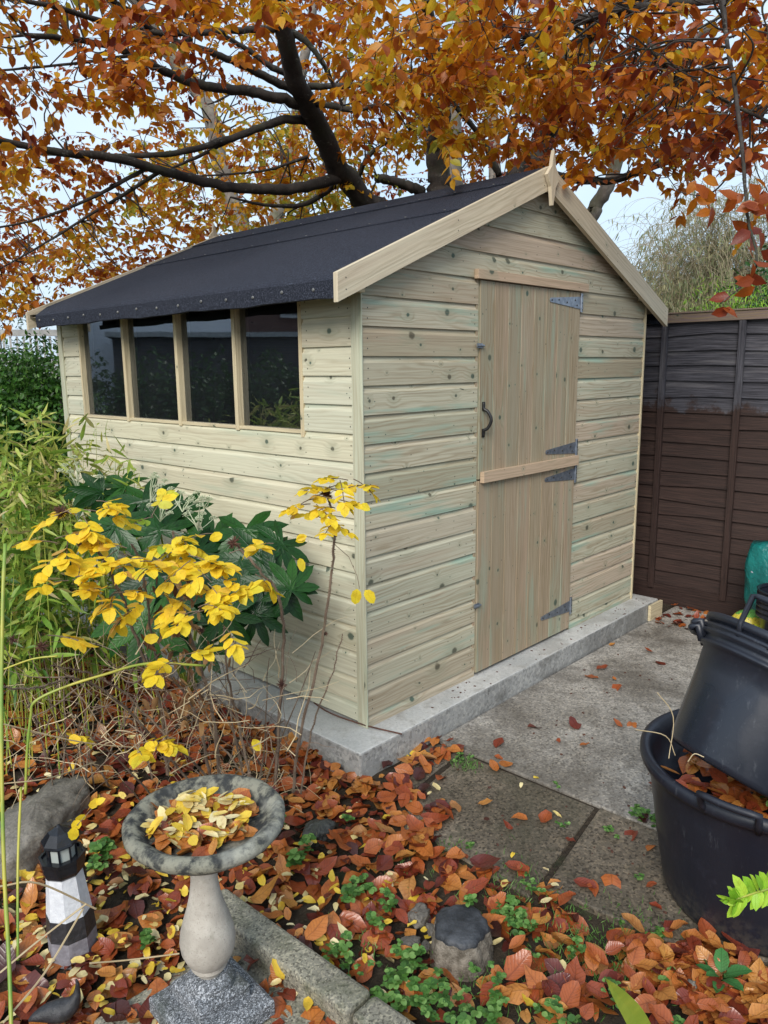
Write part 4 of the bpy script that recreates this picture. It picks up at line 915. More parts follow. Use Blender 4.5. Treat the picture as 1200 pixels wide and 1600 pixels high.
# ------------------------------------------------------------------ bed plants: rose
ros = empty('rose_bush', onz(330, 1215, G0), 'straggling rose bush with clusters of bright yellow leaves on brown thorny canes', 'shrub')
ros2 = empty('rose_bush', onz(450, 1235, G0), 'tall thin rose cane with yellow leaves at its tip before the shed corner', 'shrub')
def cane(pts, r0, r1, par, thorns=True, mat='twig', nm='cane'):
    p = np.array([at(x, y, d) for x, y, d in pts]); rr = np.linspace(r0, r1, len(p)); q = cr(np.hstack([p, rr[:, None]]), 7); m = MB()
    q[1:-1, :3] += rng.normal(0, .0018, (len(q)-2, 3))
    m.tube([tuple(v[:3]) for v in q], [float(v[3]) for v in q], 6)
    if thorns:
        for i in range(len(q)-1):
            for _ in range(9):
                t = random.random(); c = q[i, :3]*(1-t)+q[i+1, :3]*t; r = q[i, 3]; d = rdir(1)[0]; ax = unit(q[i+1, :3]-q[i, :3]); d = unit(d-ax*(d@ax)-ax*.2)
                m.tube([c, c+d*(r+.0055)], [.0011, .0002], 3, caps=False)
    m.build(nm, [mat], par); return q
cane([(262, 1210, 2.75), (250, 1100, 2.6), (215, 1000, 2.45), (175, 900, 2.3), (140, 840, 2.2)], .006, .004, ros)
cane([(330, 1220, 2.7), (300, 1100, 2.6), (245, 1030, 2.5), (225, 900, 2.35), (205, 850, 2.3)], .006, .003, ros)
cane([(345, 1230, 2.65), (330, 1100, 2.6), (300, 1000, 2.5), (275, 900, 2.45), (270, 830, 2.4)], .007, .004, ros)
cane([(430, 1225, 2.6), (437, 1120, 2.55), (443, 1000, 2.5), (435, 930, 2.45), (405, 890, 2.4), (372, 852, 2.4)], .006, .004, ros)
cane([(395, 1235, 2.6), (370, 1120, 2.6), (355, 1050, 2.5), (350, 980, 2.45)], .005, .003, ros)
cane([(458, 1238, 2.6), (470, 1140, 2.55), (500, 1020, 2.5), (515, 920, 2.45), (522, 840, 2.4), (512, 775, 2.4)], .0055, .0035, ros2)
cane([(470, 1240, 2.6), (490, 1130, 2.55), (517, 1060, 2.5), (535, 990, 2.5)], .0035, .0015, ros2)
cane([(300, 1225, 2.6), (200, 1110, 2.3), (120, 1060, 2.1), (60, 1075, 1.9), (0, 1075, 1.8)], .004, .002, ros)
cane([(350, 1240, 2.6), (270, 1160, 2.4), (190, 1080, 2.3), (130, 1050, 2.2), (80, 1040, 2.1)], .004, .002, ros)
RP, RD, RN, RL, RT = [], [], [], [], []; stems = MB()
def rachis(p0, d, ln, n=3, tone=.5, sz=.047, droop=.5, store=None):
    st = store or (RP, RD, RN, RL, RT); d = unit(d); side = unit(np.cross(d, [0, 0, 1])); nn = unit(np.cross(side, d)); pts = [np.array(p0)]
    for i in range(n+1):
        s = ln/(n+1); d = unit(d+np.array([0, 0, -droop*.16])); pts.append(pts[-1]+d*s)
        if i > 0 or n < 3:
            for sg in (-1, 1):
                st[0].append(pts[-1]); st[1].append(d*.55+side*sg*.85+np.array([0, 0, -.15*random.random()])+rng.normal(0, .12, 3)); st[2].append(nn+rng.normal(0, .22, 3)); st[3].append(sz*random.uniform(.8, 1.12)); st[4].append(tone+random.gauss(.04, .17))
    st[0].append(pts[-1]); st[1].append(d+rng.normal(0, .1, 3)); st[2].append(nn); st[3].append(sz*random.uniform(.95, 1.25)); st[4].append(tone+random.uniform(-.1, .12))
    if store is None: stems.tube(pts, [.0016]*len(pts), 4, caps=False)
toC = unit(CAM-at(250, 900, 2.2))
def cluster(x, y, d, n, tone=.5, sz=.047, spread=.9):
    c = at(x, y, d)
    n = max(1, int(round(n*.72)))
    for i in range(n):
        a = 2*math.pi*(i+random.random()*.7)/n; dd = np.array(X)*math.cos(a)*spread+np.array(Yv)*math.sin(a)*spread*.6+toC*.35+np.array([0, 0, random.uniform(-.35, .45)])
        rachis(c+rng.normal(0, .012, 3), dd, random.uniform(.06, .10), 3, tone, sz, random.uniform(.4, 1.4))
for (x, y, d, n, t) in ((120, 800, 2.15, 6, .55), (155, 790, 2.2, 3, .5), (90, 850, 2.15, 5, .6), (115, 905, 2.1, 5, .62), (190, 860, 2.15, 6, .55), (220, 880, 2.1, 4, .55), (175, 925, 2.1, 5, .6), (240, 805, 2.3, 3, .12), (265, 845, 2.25, 5, .35), (300, 870, 2.15, 5, .5),
    (325, 900, 2.15, 5, .5), (350, 870, 2.2, 3, .5), (312, 955, 2.1, 6, .5), (345, 940, 2.15, 4, .5), (285, 1030, 2.1, 4, .4), (235, 930, 2.2, 3, .5), (295, 925, 2.2, 3, .5), (400, 900, 2.2, 2, .5), (440, 850, 2.3, 1, .6),
    (215, 1165, 2.3, 3, .5), (240, 1158, 2.3, 2, .45), (75, 1000, 1.9, 1, .7), (80, 1150, 2.3, 1, .5), (140, 830, 2.2, 3, .55), (205, 960, 2.15, 2, .85), (350, 975, 2.1, 3, .5), (330, 825, 2.3, 2, .5)):
    cluster(x, y, d, n, t)
def single(x, y, d, ang, sz=.045, t=.5, par=0):
    a = R(ang); RP.append(at(x, y, d)); RD.append(np.array(X)*math.cos(a)+np.array([0, 0, math.sin(a)])+toC*.1); RN.append(toC+rng.normal(0, .2, 3)); RL.append(sz); RT.append(t+random.gauss(0, .08))
for a in ((255, 975, 2.15, -80), (320, 940, 2.2, -30), (395, 1155, 2.45, -60), (225, 1000, 2.2, 10), (348, 835, 2.3, 200)): single(*a)
def hang_leaf(pts, par_lists): pass
for (x, y, s, a) in ((140, 1262, .030, 40), (132, 1272, .034, 230), (127, 1283, .036, 215), (118, 1292, .042, 250), (150, 1255, .026, 30)): single(x, y, 1.95, a, s, .45)
stems.tube([at(163, 1250, 1.97), at(145, 1262, 1.95), at(120, 1290, 1.95)], .0012, 4)
RL = np.array(RL)
leaves('leaves', RP, RD, RN, RL, RL*.66, 'rose', ros, 'oval', rng.uniform(-.05, .35, len(RP)), rng.normal(-.12, .18, len(RP)), np.array(RT), .10, .02)
stems.build('leaf_stalks', ['twig'], ros)['kind'] = 'stuff'
RP, RD, RN, RL, RT = [], [], [], [], []; stems = MB()
for (x, y, d, n, t) in ((495, 782, 2.35, 3, .5), (535, 765, 2.35, 4, .45), (520, 812, 2.35, 4, .5), (480, 790, 2.35, 3, .55), (545, 755, 2.35, 4, .45), (500, 770, 2.35, 3, .5), (525, 790, 2.33, 3, .5)): cluster(x, y, d, n, t, .040)
for a in ((468, 872, 2.35, -80, .044), (478, 840, 2.35, 200, .034), (463, 842, 2.35, 15, .034), (558, 920, 2.35, -100, .052), (570, 922, 2.35, -55, .052)): single(*a)
stems.tube([at(522, 850, 2.4), at(545, 870, 2.37), at(558, 900, 2.35), at(562, 920, 2.35)], .0012, 4)
RL = np.array(RL)
leaves('leaves', RP, RD, RN, RL, RL*.66, 'rose', ros2, 'oval', rng.uniform(.1, .35, len(RP)), rng.uniform(-.3, .05, len(RP)), np.array(RT))
stems.build('leaf_stalks', ['twig'], ros2)['kind'] = 'stuff'
def head(x, y, d, s, par):
    m = MB(); c = at(x, y, d)
    for i in range(60):
        dd = rdir(1)[0]; m.tube([c+dd*s*.2, c+dd*s*random.uniform(.7, 1.2)+rng.normal(0, s*.15, 3)], [s*.10, s*.03], 4)
    m.build('dried_flower_head', ['hip'], par)
for a in ((510, 772, 2.38, .022), (508, 990, 2.5, .010)): head(*a, ros2)
for a in ((365, 848, 2.38, .022), (95, 800, 2.2, .022), (125, 850, 2.2, .012), (440, 1070, 2.5, .018), (315, 985, 2.4, .012), (275, 880, 2.4, .015), (65, 1010, 2.1, .018), (20, 1000, 2.1, .014)): head(*a, ros)
# dry undergrowth: one mass of dead stalks
m = MB(); m2 = MB()
for i in range(340):
    x, y = random.gauss(250, 130), random.gauss(1130, 60)
    if y > 1235 or y < 1000 or x > 480 or x < -120: continue
    p = at(x, y, random.uniform(2.3, 2.9)); p[2] = max(p[2], G0+.02)
    if p[0] > -.22: continue
    q = [p]; d = unit(np.array([random.gauss(0, 1), random.gauss(0, 1), random.gauss(.5, .8)])); L_ = random.uniform(.08, .30)
    for k in range(5): d = unit(d+rng.normal(0, .22, 3)); q.append(q[-1]+d*L_/5)
    q = [np.array([min(v[0], -.21), v[1], max(v[2], G0)]) for v in q]
    (m if random.random() < .62 else m2).tube(q, list(np.linspace(random.uniform(.001, .0028), .0006, 6)), 4, caps=False)
for i in range(22):
    x = random.uniform(60, 440); g_ = onz(x, random.uniform(1190, 1290), G0); d = unit(np.array([random.gauss(0, .25), random.gauss(0, .25), 1.])); q = [g_]; L_ = random.uniform(.25, .75)
    for k in range(7): d = unit(d+rng.normal(0, .07, 3)); q.append(q[-1]+d*L_/7)
    q = [np.array([min(v[0], -.06), v[1], v[2]]) for v in q]
    m.tube(q, list(np.linspace(.0042, .0014, 8)), 5, caps=False)
tag(m.build('dead_stems', ['twig']), 'tangle of dead brown stems under the rose bush', 'dead stems', None, 'stuff')
for i in range(240):
    x = random.gauss(380, 70); g_ = onz(x, random.uniform(1120, 1260), G0)
    if g_[0] > -.24: continue
    d = unit(np.array([random.gauss(0, .8), random.gauss(0, .8), 1.])); q = [g_]; L_ = random.uniform(.04, .16)
    for k in range(4): d = unit(d+np.array([0, 0, -.25])+rng.normal(0, .1, 3)); q.append(q[-1]+d*L_/4)
    m2.tube([np.array([min(v[0], -.2), v[1], v[2]]) for v in q], [.0011, .0010, .0009, .0007, .0004], 3, caps=False)
for (a, b, c, r) in (((0, 1385, 1.75), (60, 1380, 1.8), (150, 1420, 1.9), .0025), ((0, 1520, 1.6), (60, 1470, 1.65), (135, 1412, 1.7), .0022), ((5, 1598, 1.5), (70, 1520, 1.6), (130, 1420, 1.7), .0022), ((0, 1225, 1.8), (80, 1215, 1.9), (150, 1190, 2.2), .0018), ((140, 1505, 1.7), (200, 1500, 1.75), (280, 1490, 1.8), .002), ((0, 1130, 2.), (130, 1160, 2.2), (240, 1170, 2.4), .002)):
    q = cr(np.array([at(*a), at(*b), at(*c)]), 5); m2.tube(q, r, 5)
tag(m2.build('dry_stalks', ['straw']), 'pale dry grass stalks lying through the bed', 'dry stalks', None, 'stuff')
# hanging withered brown leaves
n = 150; xs = rng.normal(275, 28, n); ys = rng.uniform(870, 1130, n); P = np.array([at(a, b, random.uniform(2.35, 2.6)) for a, b in zip(xs, ys)])
D = rdir(n)*.5+np.array([0, 0, -1]); Lq = rng.uniform(.02, .05, n)
leaves('withered_leaves', P, D, rdir(n), Lq, Lq*.45, leaf_mat('withered', [(0, (.12, .05, .02)), (1, (.34, .20, .08))], .2, .7, .2), ros, 'oval', rng.uniform(.5, 1.2, n), rng.uniform(-.8, .8, n))
# green canes at the far left
gs = empty('green_cane', onz(30, 1500, G0), 'green reed canes rising at the left edge, one bent over to the right', 'reed')
for pts, r in ([(40, 1240, 2.0), (42, 1180, 2.0), (48, 1120, 2.), (55, 1096, 2.), (100, 1074, 2.02), (160, 1055, 2.05), (230, 1037, 2.1), (320, 1040, 2.15)], .004), ([(18, 1620, 1.5), (14, 1500, 1.55), (6, 1350, 1.6), (2, 1150, 1.65), (4, 950, 1.7), (8, 850, 1.75)], .0045), ([(28, 1500, 1.7), (28, 1350, 1.75), (33, 1230, 1.85)], .0032), ([(0, 1048, 2.), (50, 1030, 2.0), (90, 1025, 2.)], .0025):
    m = MB(); q = cr(np.array([[*at(*a), r] for a in pts]), 6); m.tube([tuple(v[:3]) for v in q], [r*.9+.0006*(i % 9 == 0) for i in range(len(q))], 7); m.build('cane', ['greenstem'], gs, smooth=True)
# ------------------------------------------------------------------ fatsia
fat = empty('fatsia_shrub', onz(290, 1090, G0), 'glossy dark green shrub with big lobed leaves and pale flower umbels by the shed', 'shrub')
FP, FD, FN, FL, FT_ = [], [], [], [], []; fm = MB()
def palm(x, y, d, sz, face, roll):
    c = at(x, y, d); n = unit(np.array(face)); e1 = unit(np.cross(n, [0.3, .2, 1])); e2 = np.cross(n, e1); t = random.random()
    k = 8
    for i in range(k):
        a = roll+(i-(k-1)/2)*(2*math.pi*.86/k); f_ = 1-.28*(abs(i-(k-1)/2)/(k/2))**2
        FP.append(c); FD.append(e1*math.cos(a)+e2*math.sin(a)-n*.10); FN.append(n+rng.normal(0, .06, 3)); FL.append(sz*f_*random.uniform(.93, 1.05)); FT_.append(t*.6+random.random()*.3)
    b0 = onz(300, 1085, G0); b0[0] = min(b0[0], -.2); m_ = (c+b0)/2+np.array([0, 0, .1]); fm.tube(cr(np.array([b0, m_, c]), 5), .004, 5, caps=False)
U = np.array([0, 0, 1.]); T = -np.array(_f)
for (x, y, d, s, fc, ro) in ((195, 760, 3.35, .19, T*.6+U*.9, .3), (225, 785, 3.2, .20, T*.9+U*.5, 2.2), (160, 770, 3.3, .14, T+X*.6, 1.), (385, 830, 3.05, .20, T*.8+U*.6, 1.8), (415, 880, 2.95, .21, T*1.+U*.4+X*.3, .2), (430, 905, 2.9, .20, T+U*.3, 1.2), (330, 850, 3.1, .18, T+U*.5, 4.), (300, 870, 3., .20, T*.8+U*.7, 2.8),
    (375, 920, 2.9, .18, T+U*.3, 5.), (225, 975, 2.75, .20, T+U*.3, 3.), (265, 940, 2.8, .18, T+U*.4, 4.4), (200, 960, 2.85, .17, T+U*.4, .9), (250, 830, 3.1, .18, T+U*.6, 5.3), (350, 960, 2.8, .15, T+U*.2, 2.), (440, 850, 3., .15, T+X*.5+U*.4, 1.), (280, 800, 3.2, .16, T+U, 4.), (180, 820, 3.1, .18, T+U*.6, 2.), (130, 760, 3.4, .16, T*.8+U, 2.), (310, 1010, 2.8, .13, T+U*.3, 2.), (400, 960, 2.85, .14, T+U*.2, 3.), (240, 905, 2.9, .2, T+U*.6, 1.4), (330, 920, 2.95, .19, T+U*.5, .5), (455, 920, 2.85, .14, T+X*.4+U*.3, 5.)):
    palm(x, y, d, s, fc, ro)
FL = np.array(FL); leaves('leaves', FP, FD, FN, FL, FL*.31, 'fatsia', fat, 'lobe', .22, rng.uniform(-.25, .0, len(FP)), np.array(FT_)); fm.build('stems', ['greenstem'], fat)
for (x, y, d, s, nn) in ((250, 775, 3.1, .1, 9), (310, 790, 3.05, .09, 8), (235, 745, 3.2, .08, 6), (125, 730, 3.3, .11, 8), (285, 760, 3.1, .07, 6), (320, 755, 3.1, .05, 5)):
    m = MB(); c = at(x, y+40, d)
    for i in range(nn):
        dd = unit(rdir(1)[0]*.8+np.array([0, 0, .9])); e = c+dd*s*random.uniform(.8, 1.5); m.tube([c, (c+e)/2+rng.normal(0, .006, 3), e], .0018, 4, caps=False)
        for k in range(34):
            v = rdir(1)[0]; v[2] = abs(v[2])*.8; f_ = e+v*.016; m.tube([e, f_], .0005, 3, caps=False); m.lathe([(.0, .0022), (.0022, .0), (0, -.002)], 5, f_)
    m.build('flower_umbel', ['umbel'], fat)
# ------------------------------------------------------------------ bamboo
bam = empty('bamboo_clump', at(30, 1000, 3.2)*[1, 1, 0]+[0, 0, G0], 'dense clump of leafy yellow green bamboo at the left edge', 'bamboo')
BP, BD, BL, BT = [], [], [], []; bm_ = MB()
for i in range(190):
    x, y = random.uniform(-190, 165), random.uniform(690, 1040); d = random.uniform(3.0, 4.3)
    if y < 690+max(0, x-40)*.9: y += 60
    top = at(x, y, d)
    if top[0] > -.12 and top[1] > -.1: continue
    h = top[2]-G0; base = np.array([top[0]+random.gauss(0, .12), top[1]+random.gauss(0, .12), G0]); q = [base+(top-base)*t+np.array([0, 0, .10*math.sin(math.pi*t)]) for t in np.linspace(0, 1, 6)]
    bm_.tube(q, list(np.linspace(.0030, .0012, 6)), 4, caps=False)
    for k in range(int(12+h*20)):
        t = random.uniform(.35, 1.02); p = base+(top-base)*t+np.array([0, 0, .10*math.sin(math.pi*min(t, 1))])+rng.normal(0, .035, 3)
        BP.append(p); BD.append(np.array([random.gauss(0, 1), random.gauss(0, 1), random.gauss(-.35, .75)])); BL.append(random.uniform(.06, .13)); BT.append(min(1, max(0, random.gauss(.42, .28)+(.25 if t > .9 else 0))))
for (x, y, d) in ((60, 640, 3.5), (10, 650, 3.3), (110, 665, 3.5), (-40, 640, 3.3), (40, 670, 3.4), (150, 660, 3.6), (65, 660, 3.4), (130, 700, 3.5), (20, 690, 3.3), (180, 700, 3.6), (100, 720, 3.4), (-30, 660, 3.4), (30, 740, 3.2), (-80, 700, 3.2), (85, 690, 3.4), (210, 730, 3.4)):
    top = at(x, y, d); base = np.array([top[0]-.1, top[1]-.05, G0]); q = [base+(top-base)*t+np.array([0, 0, .08*math.sin(math.pi*t)]) for t in np.linspace(0, 1, 7)]; bm_.tube(q, list(np.linspace(.003, .001, 7)), 4, caps=False)
    for k in range(70):
        t = random.uniform(.6, 1.); p = base+(top-base)*t+np.array([0, 0, .08*math.sin(math.pi*t)])+rng.normal(0, .03, 3); BP.append(p); BD.append(np.array([random.gauss(0, 1), random.gauss(0, 1), random.gauss(.1, .8)])); BL.append(random.uniform(.05, .11)); BT.append(random.uniform(.5, 1))
BL = np.array(BL); leaves('leaves', BP, BD, rdir(len(BP))*.7+[0, 0, .7], BL, BL*.17, 'bamboo', bam, 'lance', .3, rng.uniform(-.5, .1, len(BP)), np.array(BT)); bm_.build('canes', ['greenstem'], bam)
# ------------------------------------------------------------------ shrubs and hedges
def leafmass(name, blobs, n, sz, mat, label, cat, tones=(0, 1), group=None, wr=.5, up=.2, stem=True, tpl='beech'):
    """bushy mass: leaves through the shells of several overlapping ellipsoids plus inner stems"""
    base = np.array(blobs[0][:3]); e = empty(name, (base[0], base[1], G0), label, cat, group); tot = sum(b[3]*b[4]*b[5] for b in blobs); Ps = []; Ts = []; Ns = []
    for b in blobs:
        k = int(n*b[3]*b[4]*b[5]/tot); d = rdir(k); r = rng.random(k)**.33; lump = 1+.16*np.sin(d[:, 0]*7+b[0])*np.cos(d[:, 1]*6+b[1])+.12*np.sin(d[:, 2]*9+d[:, 0]*5)
        Ps.append(np.array(b[:3])+d*r[:, None]*lump[:, None]*np.array(b[3:6])); Ts.append(rng.uniform(tones[0], tones[1], k)*.7+.3*rng.random(k)*(tones[1])); Ns.append(d+rng.normal(0, .5, (k, 3))+[0, 0, up])
    P = np.concatenate(Ps); T_ = np.concatenate(Ts); N_ = np.concatenate(Ns); ok = P[:, 2] > G0; P, T_, N_ = P[ok], T_[ok], N_[ok]; k = len(P); Lq = sz*rng.uniform(.7, 1.2, k)
    leaves('foliage', P, rdir(k)+[0, 0, .2], N_, Lq, Lq*wr, mat, e, tpl, .25, rng.uniform(-.3, .2, k), T_)
    m = MB()
    for b in blobs:
        for _ in range(5):
            t = np.array(b[:3])+rdir(1)[0]*np.array(b[3:6])*.8; b0 = np.array([base[0]+random.gauss(0, .1), base[1]+random.gauss(0, .1), G0-.02]); m.tube(cr(np.array([b0, (b0+t)/2+rng.normal(0, .08, 3), t]), 4), list(np.linspace(.014, .003, 9)), 5, caps=False)
    m.build('stems', ['bark'], e); return e
c = at(65, 640, 5.6); leafmass('evergreen_shrub', [(c[0], c[1], .95, .45, .55, .5), (c[0]+.1, c[1]+.1, 1.35, .35, .45, .36), (c[0]-.35, c[1]+.2, 1.2, .5, .5, .42), (c[0]-.1, c[1]-.1, .4, .55, .55, .6), (c[0]-.7, c[1]+.3, .8, .5, .5, .7), (c[0]+.15, c[1]+.3, .7, .55, .5, .8), (c[0]-.3, c[1]+.5, 1.1, .7, .5, .62)], 52000, .040, 'shrub', 'dense evergreen shrub at the left end of the shed', 'shrub')
c = at(5, 470, 8.5); leafmass('dark_conifer', [(c[0], c[1], 1.6, .8, .9, 1.2), (c[0]-.5, c[1]+.5, 2.3, .8, .8, .7), (c[0]-1.2, c[1], 1.5, 1., 1., 1.5)], 9000, .05, 'shrub', 'dark conifer behind the pale trellis at the left edge', 'tree', (0, .3), wr=.25)
# pale trellis fence far left
MT['whitewood'] = simple('weathered_white_wood', (.42, .44, .44), (.55, .56, .55), 14, .7)
A = at(-160, 522, 7.2); B = at(128, 528, 7.6); A[2] = B[2] = 1.86
tr = empty('trellis_fence', ((A[0]+B[0])/2, (A[1]+B[1])/2, G0), 'pale weathered fence with trellis top behind the evergreen shrub', 'fence')
dv = unit(B-A); nrm = np.array([-dv[1], dv[0], 0]); Lf = np.linalg.norm(B-A); RZ = Matrix.Rotation(math.atan2(dv[1], dv[0]), 3, 'Z')
def fb(a0, a1, z0, z1, th, m):
    m.box((A[0]+a0, A[1]-th/2, z0), (A[0]+a1, A[1]+th/2, z1), 0, rot=RZ, org=(A[0], A[1], 0))
m = MB(); fb(0, Lf, 1.80, 1.86, .05, m); fb(0, Lf, 1.52, 1.57, .045, m); m.build('rail', ['whitewood'], tr)
m = MB()
for i in range(int(Lf/.06)): fb(i*.06, i*.06+.018, 1.575, 1.795, .012, m)
m.build('trellis', ['whitewood'], tr)
m = MB()
for i in range(int(Lf/.13)): fb(i*.13, i*.13+.122, G0, 1.515, .02, m)
m.build('boards', ['whitewood'], tr)
for a_ in (0, Lf*.5, Lf-.06): m = MB(); fb(a_, a_+.075, G0, 1.795, .035, m) if False else fb(a_, a_+.07, G0, 1.92, .07, m); m.build('post', ['whitewood'], tr)
# conifer hedge beyond the fence on the right
hc = at(1150, 480, 6.2); n = 26000
hb = []
for i in range(9):
    q = at(1110+i*38, 470, 6.4+.1*i); hb.append((q[0], q[1], 1.45, .34, .34, .66))
hq = at(1190, 470, 6.4)
hd = leafmass('conifer_hedge', hb, 26000, .05, 'lime', 'bright green clipped conifer hedge showing above the dark fence', 'hedge', (0, 1), wr=.14, up=.8, tpl='lance')
q = at(1260, 430, 11); leafmass('evergreen_tree', [(q[0], q[1], 1.9, 1.2, 1.0, 1.5), (q[0]+1.3, q[1]-1., 2.0, 1.1, 1., 1.5)], 7000, .09, 'shrub', 'dark evergreen behind the bright hedge at the right edge', 'tree', (0, .35))
# ------------------------------------------------------------------ willow
wl = at(1125, 470, 14); wl = np.array([wl[0], wl[1], G0])
we = empty('willow_tree', wl, 'pale weeping willow with thin drooping twigs far beyond the fence', 'tree')
m = MB(); TW = MB(); WPp, WDd, WLl, WTt = [], [], [], []
m.tube(cr(np.array([[*wl, .22], [wl[0], wl[1], 1.2, .18], [wl[0]+.2, wl[1]+.1, 2.4, .14], [wl[0]+.3, wl[1], 3.6, .06]]), 5)[:, :3], list(np.linspace(.22, .06, 16)), 8)
m.build('trunk', ['bark'], we)
for i in range(90):
    a = random.random()*6.283; el = random.uniform(.2, 1.3); st = wl+np.array([0, 0, random.uniform(1.3, 2.6)]); L_ = random.uniform(1.4, 2.4); d = np.array([math.cos(a)*math.cos(el), math.sin(a)*math.cos(el), math.sin(el)]); q = [st]
    for k in range(7): d = unit(d+rng.normal(0, .13, 3)); q.append(q[-1]+d*L_/7)
    TW.tube(q, list(np.linspace(.028, .006, 8)), 4, caps=False)
    for k in range(3, 8):
        for _ in range(7):
            s = q[k]+rng.normal(0, .05, 3); d2 = unit(d+rdir(1)[0]*.9+np.array([0, 0, .2])); r = [s]; n_ = random.randint(9, 15)
            for j in range(n_): d2 = unit(d2+np.array([0, 0, -.24])+rng.normal(0, .07, 3)); r.append(r[-1]+d2*.13)
            r = [v for v in r if v[2] > .2]
            if len(r) < 3: continue
            TW.tube(r, list(np.linspace(.0045, .002, len(r))), 3, caps=False)
            for v in r[3:]:
                if random.random() < .8:
                    hgt = v[2]; pr_ = .95 if hgt < 2.9 else .35
                    if random.random() < pr_:
                        for _q in range(2): WPp.append(v+rng.normal(0, .03, 3)); WDd.append(rdir(1)[0]*.5+np.array([0, 0, -1])); WLl.append(random.uniform(.07, .15)); WTt.append(random.random()*.8+(.2 if hgt > 2 else 0))
MT['willowtwig'] = barkm('willow_twig', (.20, .165, .10), (.30, .25, .16), (.2, .2, .12))
TW.build('twigs', ['willowtwig'], we); WLl = np.array(WLl); leaves('foliage', WPp, WDd, rdir(len(WPp)), WLl, WLl*.16, 'willow', we, 'lance', .2, 0, np.array(WTt))
# ------------------------------------------------------------------ beech tree
be_base = np.array([3.62, 2.75, G0])
be = empty('beech_tree', be_base, 'large beech in orange autumn leaf with dark limbs spreading over the shed', 'tree')
skel = []
def limb(pts, r0, r1, par=be, nm='branch', mat='bark', n=9, keep=True):
    p = np.array([at(x, y, d) if len(q_) == 3 else q_[1:] for q_ in pts for (x, y, d) in ([q_] if len(q_) == 3 else [(0, 0, 0)])]); rr = np.linspace(r0, r1, len(p)); q = cr(np.hstack([p, rr[:, None]]), 6)
    wob = rng.normal(0, 1, (len(q), 3))*q[:, 3:4]*.10; q[1:-1, :3] += wob[1:-1]
    m = MB(); m.tube([tuple(v[:3]) for v in q], [float(v[3])*random.uniform(.93, 1.07) for v in q], n); m.build(nm, [mat], par, smooth=True)
    if keep: skel.append(q)
    return q
fork = np.array([3.45, 2.6, 1.35])
m = MB(); tk = cr(np.array([[*be_base, .34], [3.60, 2.72, .3, .28], [3.55, 2.66, .9, .26], [*fork, .24]]), 5); m.tube([tuple(v[:3]) for v in tk], [float(v[3]) for v in tk], 14); m.build('trunk', ['bark'], be, smooth=True)
F3 = ('w', *fork)
def W_(p): return ('w', p[0], p[1], p[2])
D0 = 1.0
limb([F3, (600, 355, 6.2), (580, 325, 6.0), (545, 285, 5.8), (515, 235, 5.5), (490, 180, 5.2), (465, 130, 4.9), (445, 60, 4.6), (432, 0, 4.4), (415, -110, 4.), (400, -260, 3.6)], .105, .030, n=12)
limb([F3, (690, 350, 6.6), (686, 280, 6.5), (682, 220, 6.3), (690, 140, 6.), (672, 60, 5.6), (655, -40, 5.2), (640, -200, 4.8)], .12, .04)
limb([F3, (712, 350, 7.), (707, 290, 6.9), (708, 210, 6.8), (716, 120, 6.6), (735, 10, 6.4), (745, -150, 6.)], .11, .04, mat='palebark')
limb([F3, (800, 300, 6.5), (830, 258, 6.4), (853, 212, 6.3), (872, 150, 6.), (900, 80, 5.7), (950, 25, 5.2), (1010, -10, 4.6), (1090, -60, 4.)], .12, .035)
limb([F3, (900, 365, 6.4), (928, 325, 6.3), (952, 285, 6.2), (975, 220, 6.1), (1005, 170, 6.), (1045, 110, 5.8), (1110, 40, 5.4)], .07, .03, mat='palebark')
limb([(660, 300, 6.5), (640, 292, 6.4), (612, 283, 6.3), (590, 279, 6.2)], .045, .035)
limb([(835, 250, 6.4), (875, 276, 6.), (950, 283, 5.6), (1030, 256, 5.1), (1105, 221, 4.6), (1175, 176, 4.1), (1260, 120, 3.6)], .035, .014)
limb([(780, 275, 6.5), (762, 235, 6.4), (745, 205, 6.3), (712, 165, 6.1), (690, 110, 5.9), (700, 60, 5.7)], .03, .012)
limb([(790, 240, 6.6), (805, 190, 6.4), (830, 130, 6.2)], .03, .014)
limb([(533, 275, 5.7), (480, 291, 5.5), (420, 296, 5.3), (350, 290, 5.1), (290, 276, 4.9), (240, 263, 4.7), (170, 245, 4.5), (90, 238, 4.3), (10, 222, 4.1), (-90, 205, 3.8)], .042, .016)
limb([(487, 187, 5.25), (440, 188, 5.1), (400, 202, 5.), (340, 222, 4.85), (270, 240, 4.7), (190, 243, 4.6), (60, 240, 4.5)], .032, .010)
limb([(360, 218, 4.9), (320, 240, 4.9), (270, 262, 4.95)], .016, .008)
limb([(470, 163, 5.1), (420, 150, 4.95), (370, 140, 4.8), (320, 134, 4.6), (275, 120, 4.5), (235, 100, 4.35), (190, 78, 4.2), (120, 62, 4.), (40, 55, 3.7)], .036, .012)
limb([(466, 145, 5.05), (420, 122, 4.9), (370, 98, 4.7), (320, 78, 4.5), (270, 62, 4.3), (220, 35, 4.), (160, -10, 3.7)], .028, .010)
limb([(460, 118, 5.), (425, 105, 4.9), (390, 80, 4.8), (360, 62, 4.7), (300, 20, 4.4), (260, -30, 4.1)], .022, .009)
limb([(443, 45, 4.6), (420, 45, 4.5), (370, 47, 4.4), (300, 52, 4.2), (240, 50, 4.1), (160, 33, 3.9), (90, 12, 3.7), (0, -5, 3.4)], .022, .010)
limb([(483, 135, 5.), (540, 134, 4.9), (600, 130, 4.8), (665, 142, 4.8)], .022, .008)
limb([(486, 160, 5.15), (520, 165, 5.), (555, 172, 4.9), (600, 160, 4.8)], .026, .012)
limb([(445, 45, 4.6), (475, 62, 4.6), (500, 92, 4.65), (520, 130, 4.7), (535, 165, 4.75)], .022, .010)
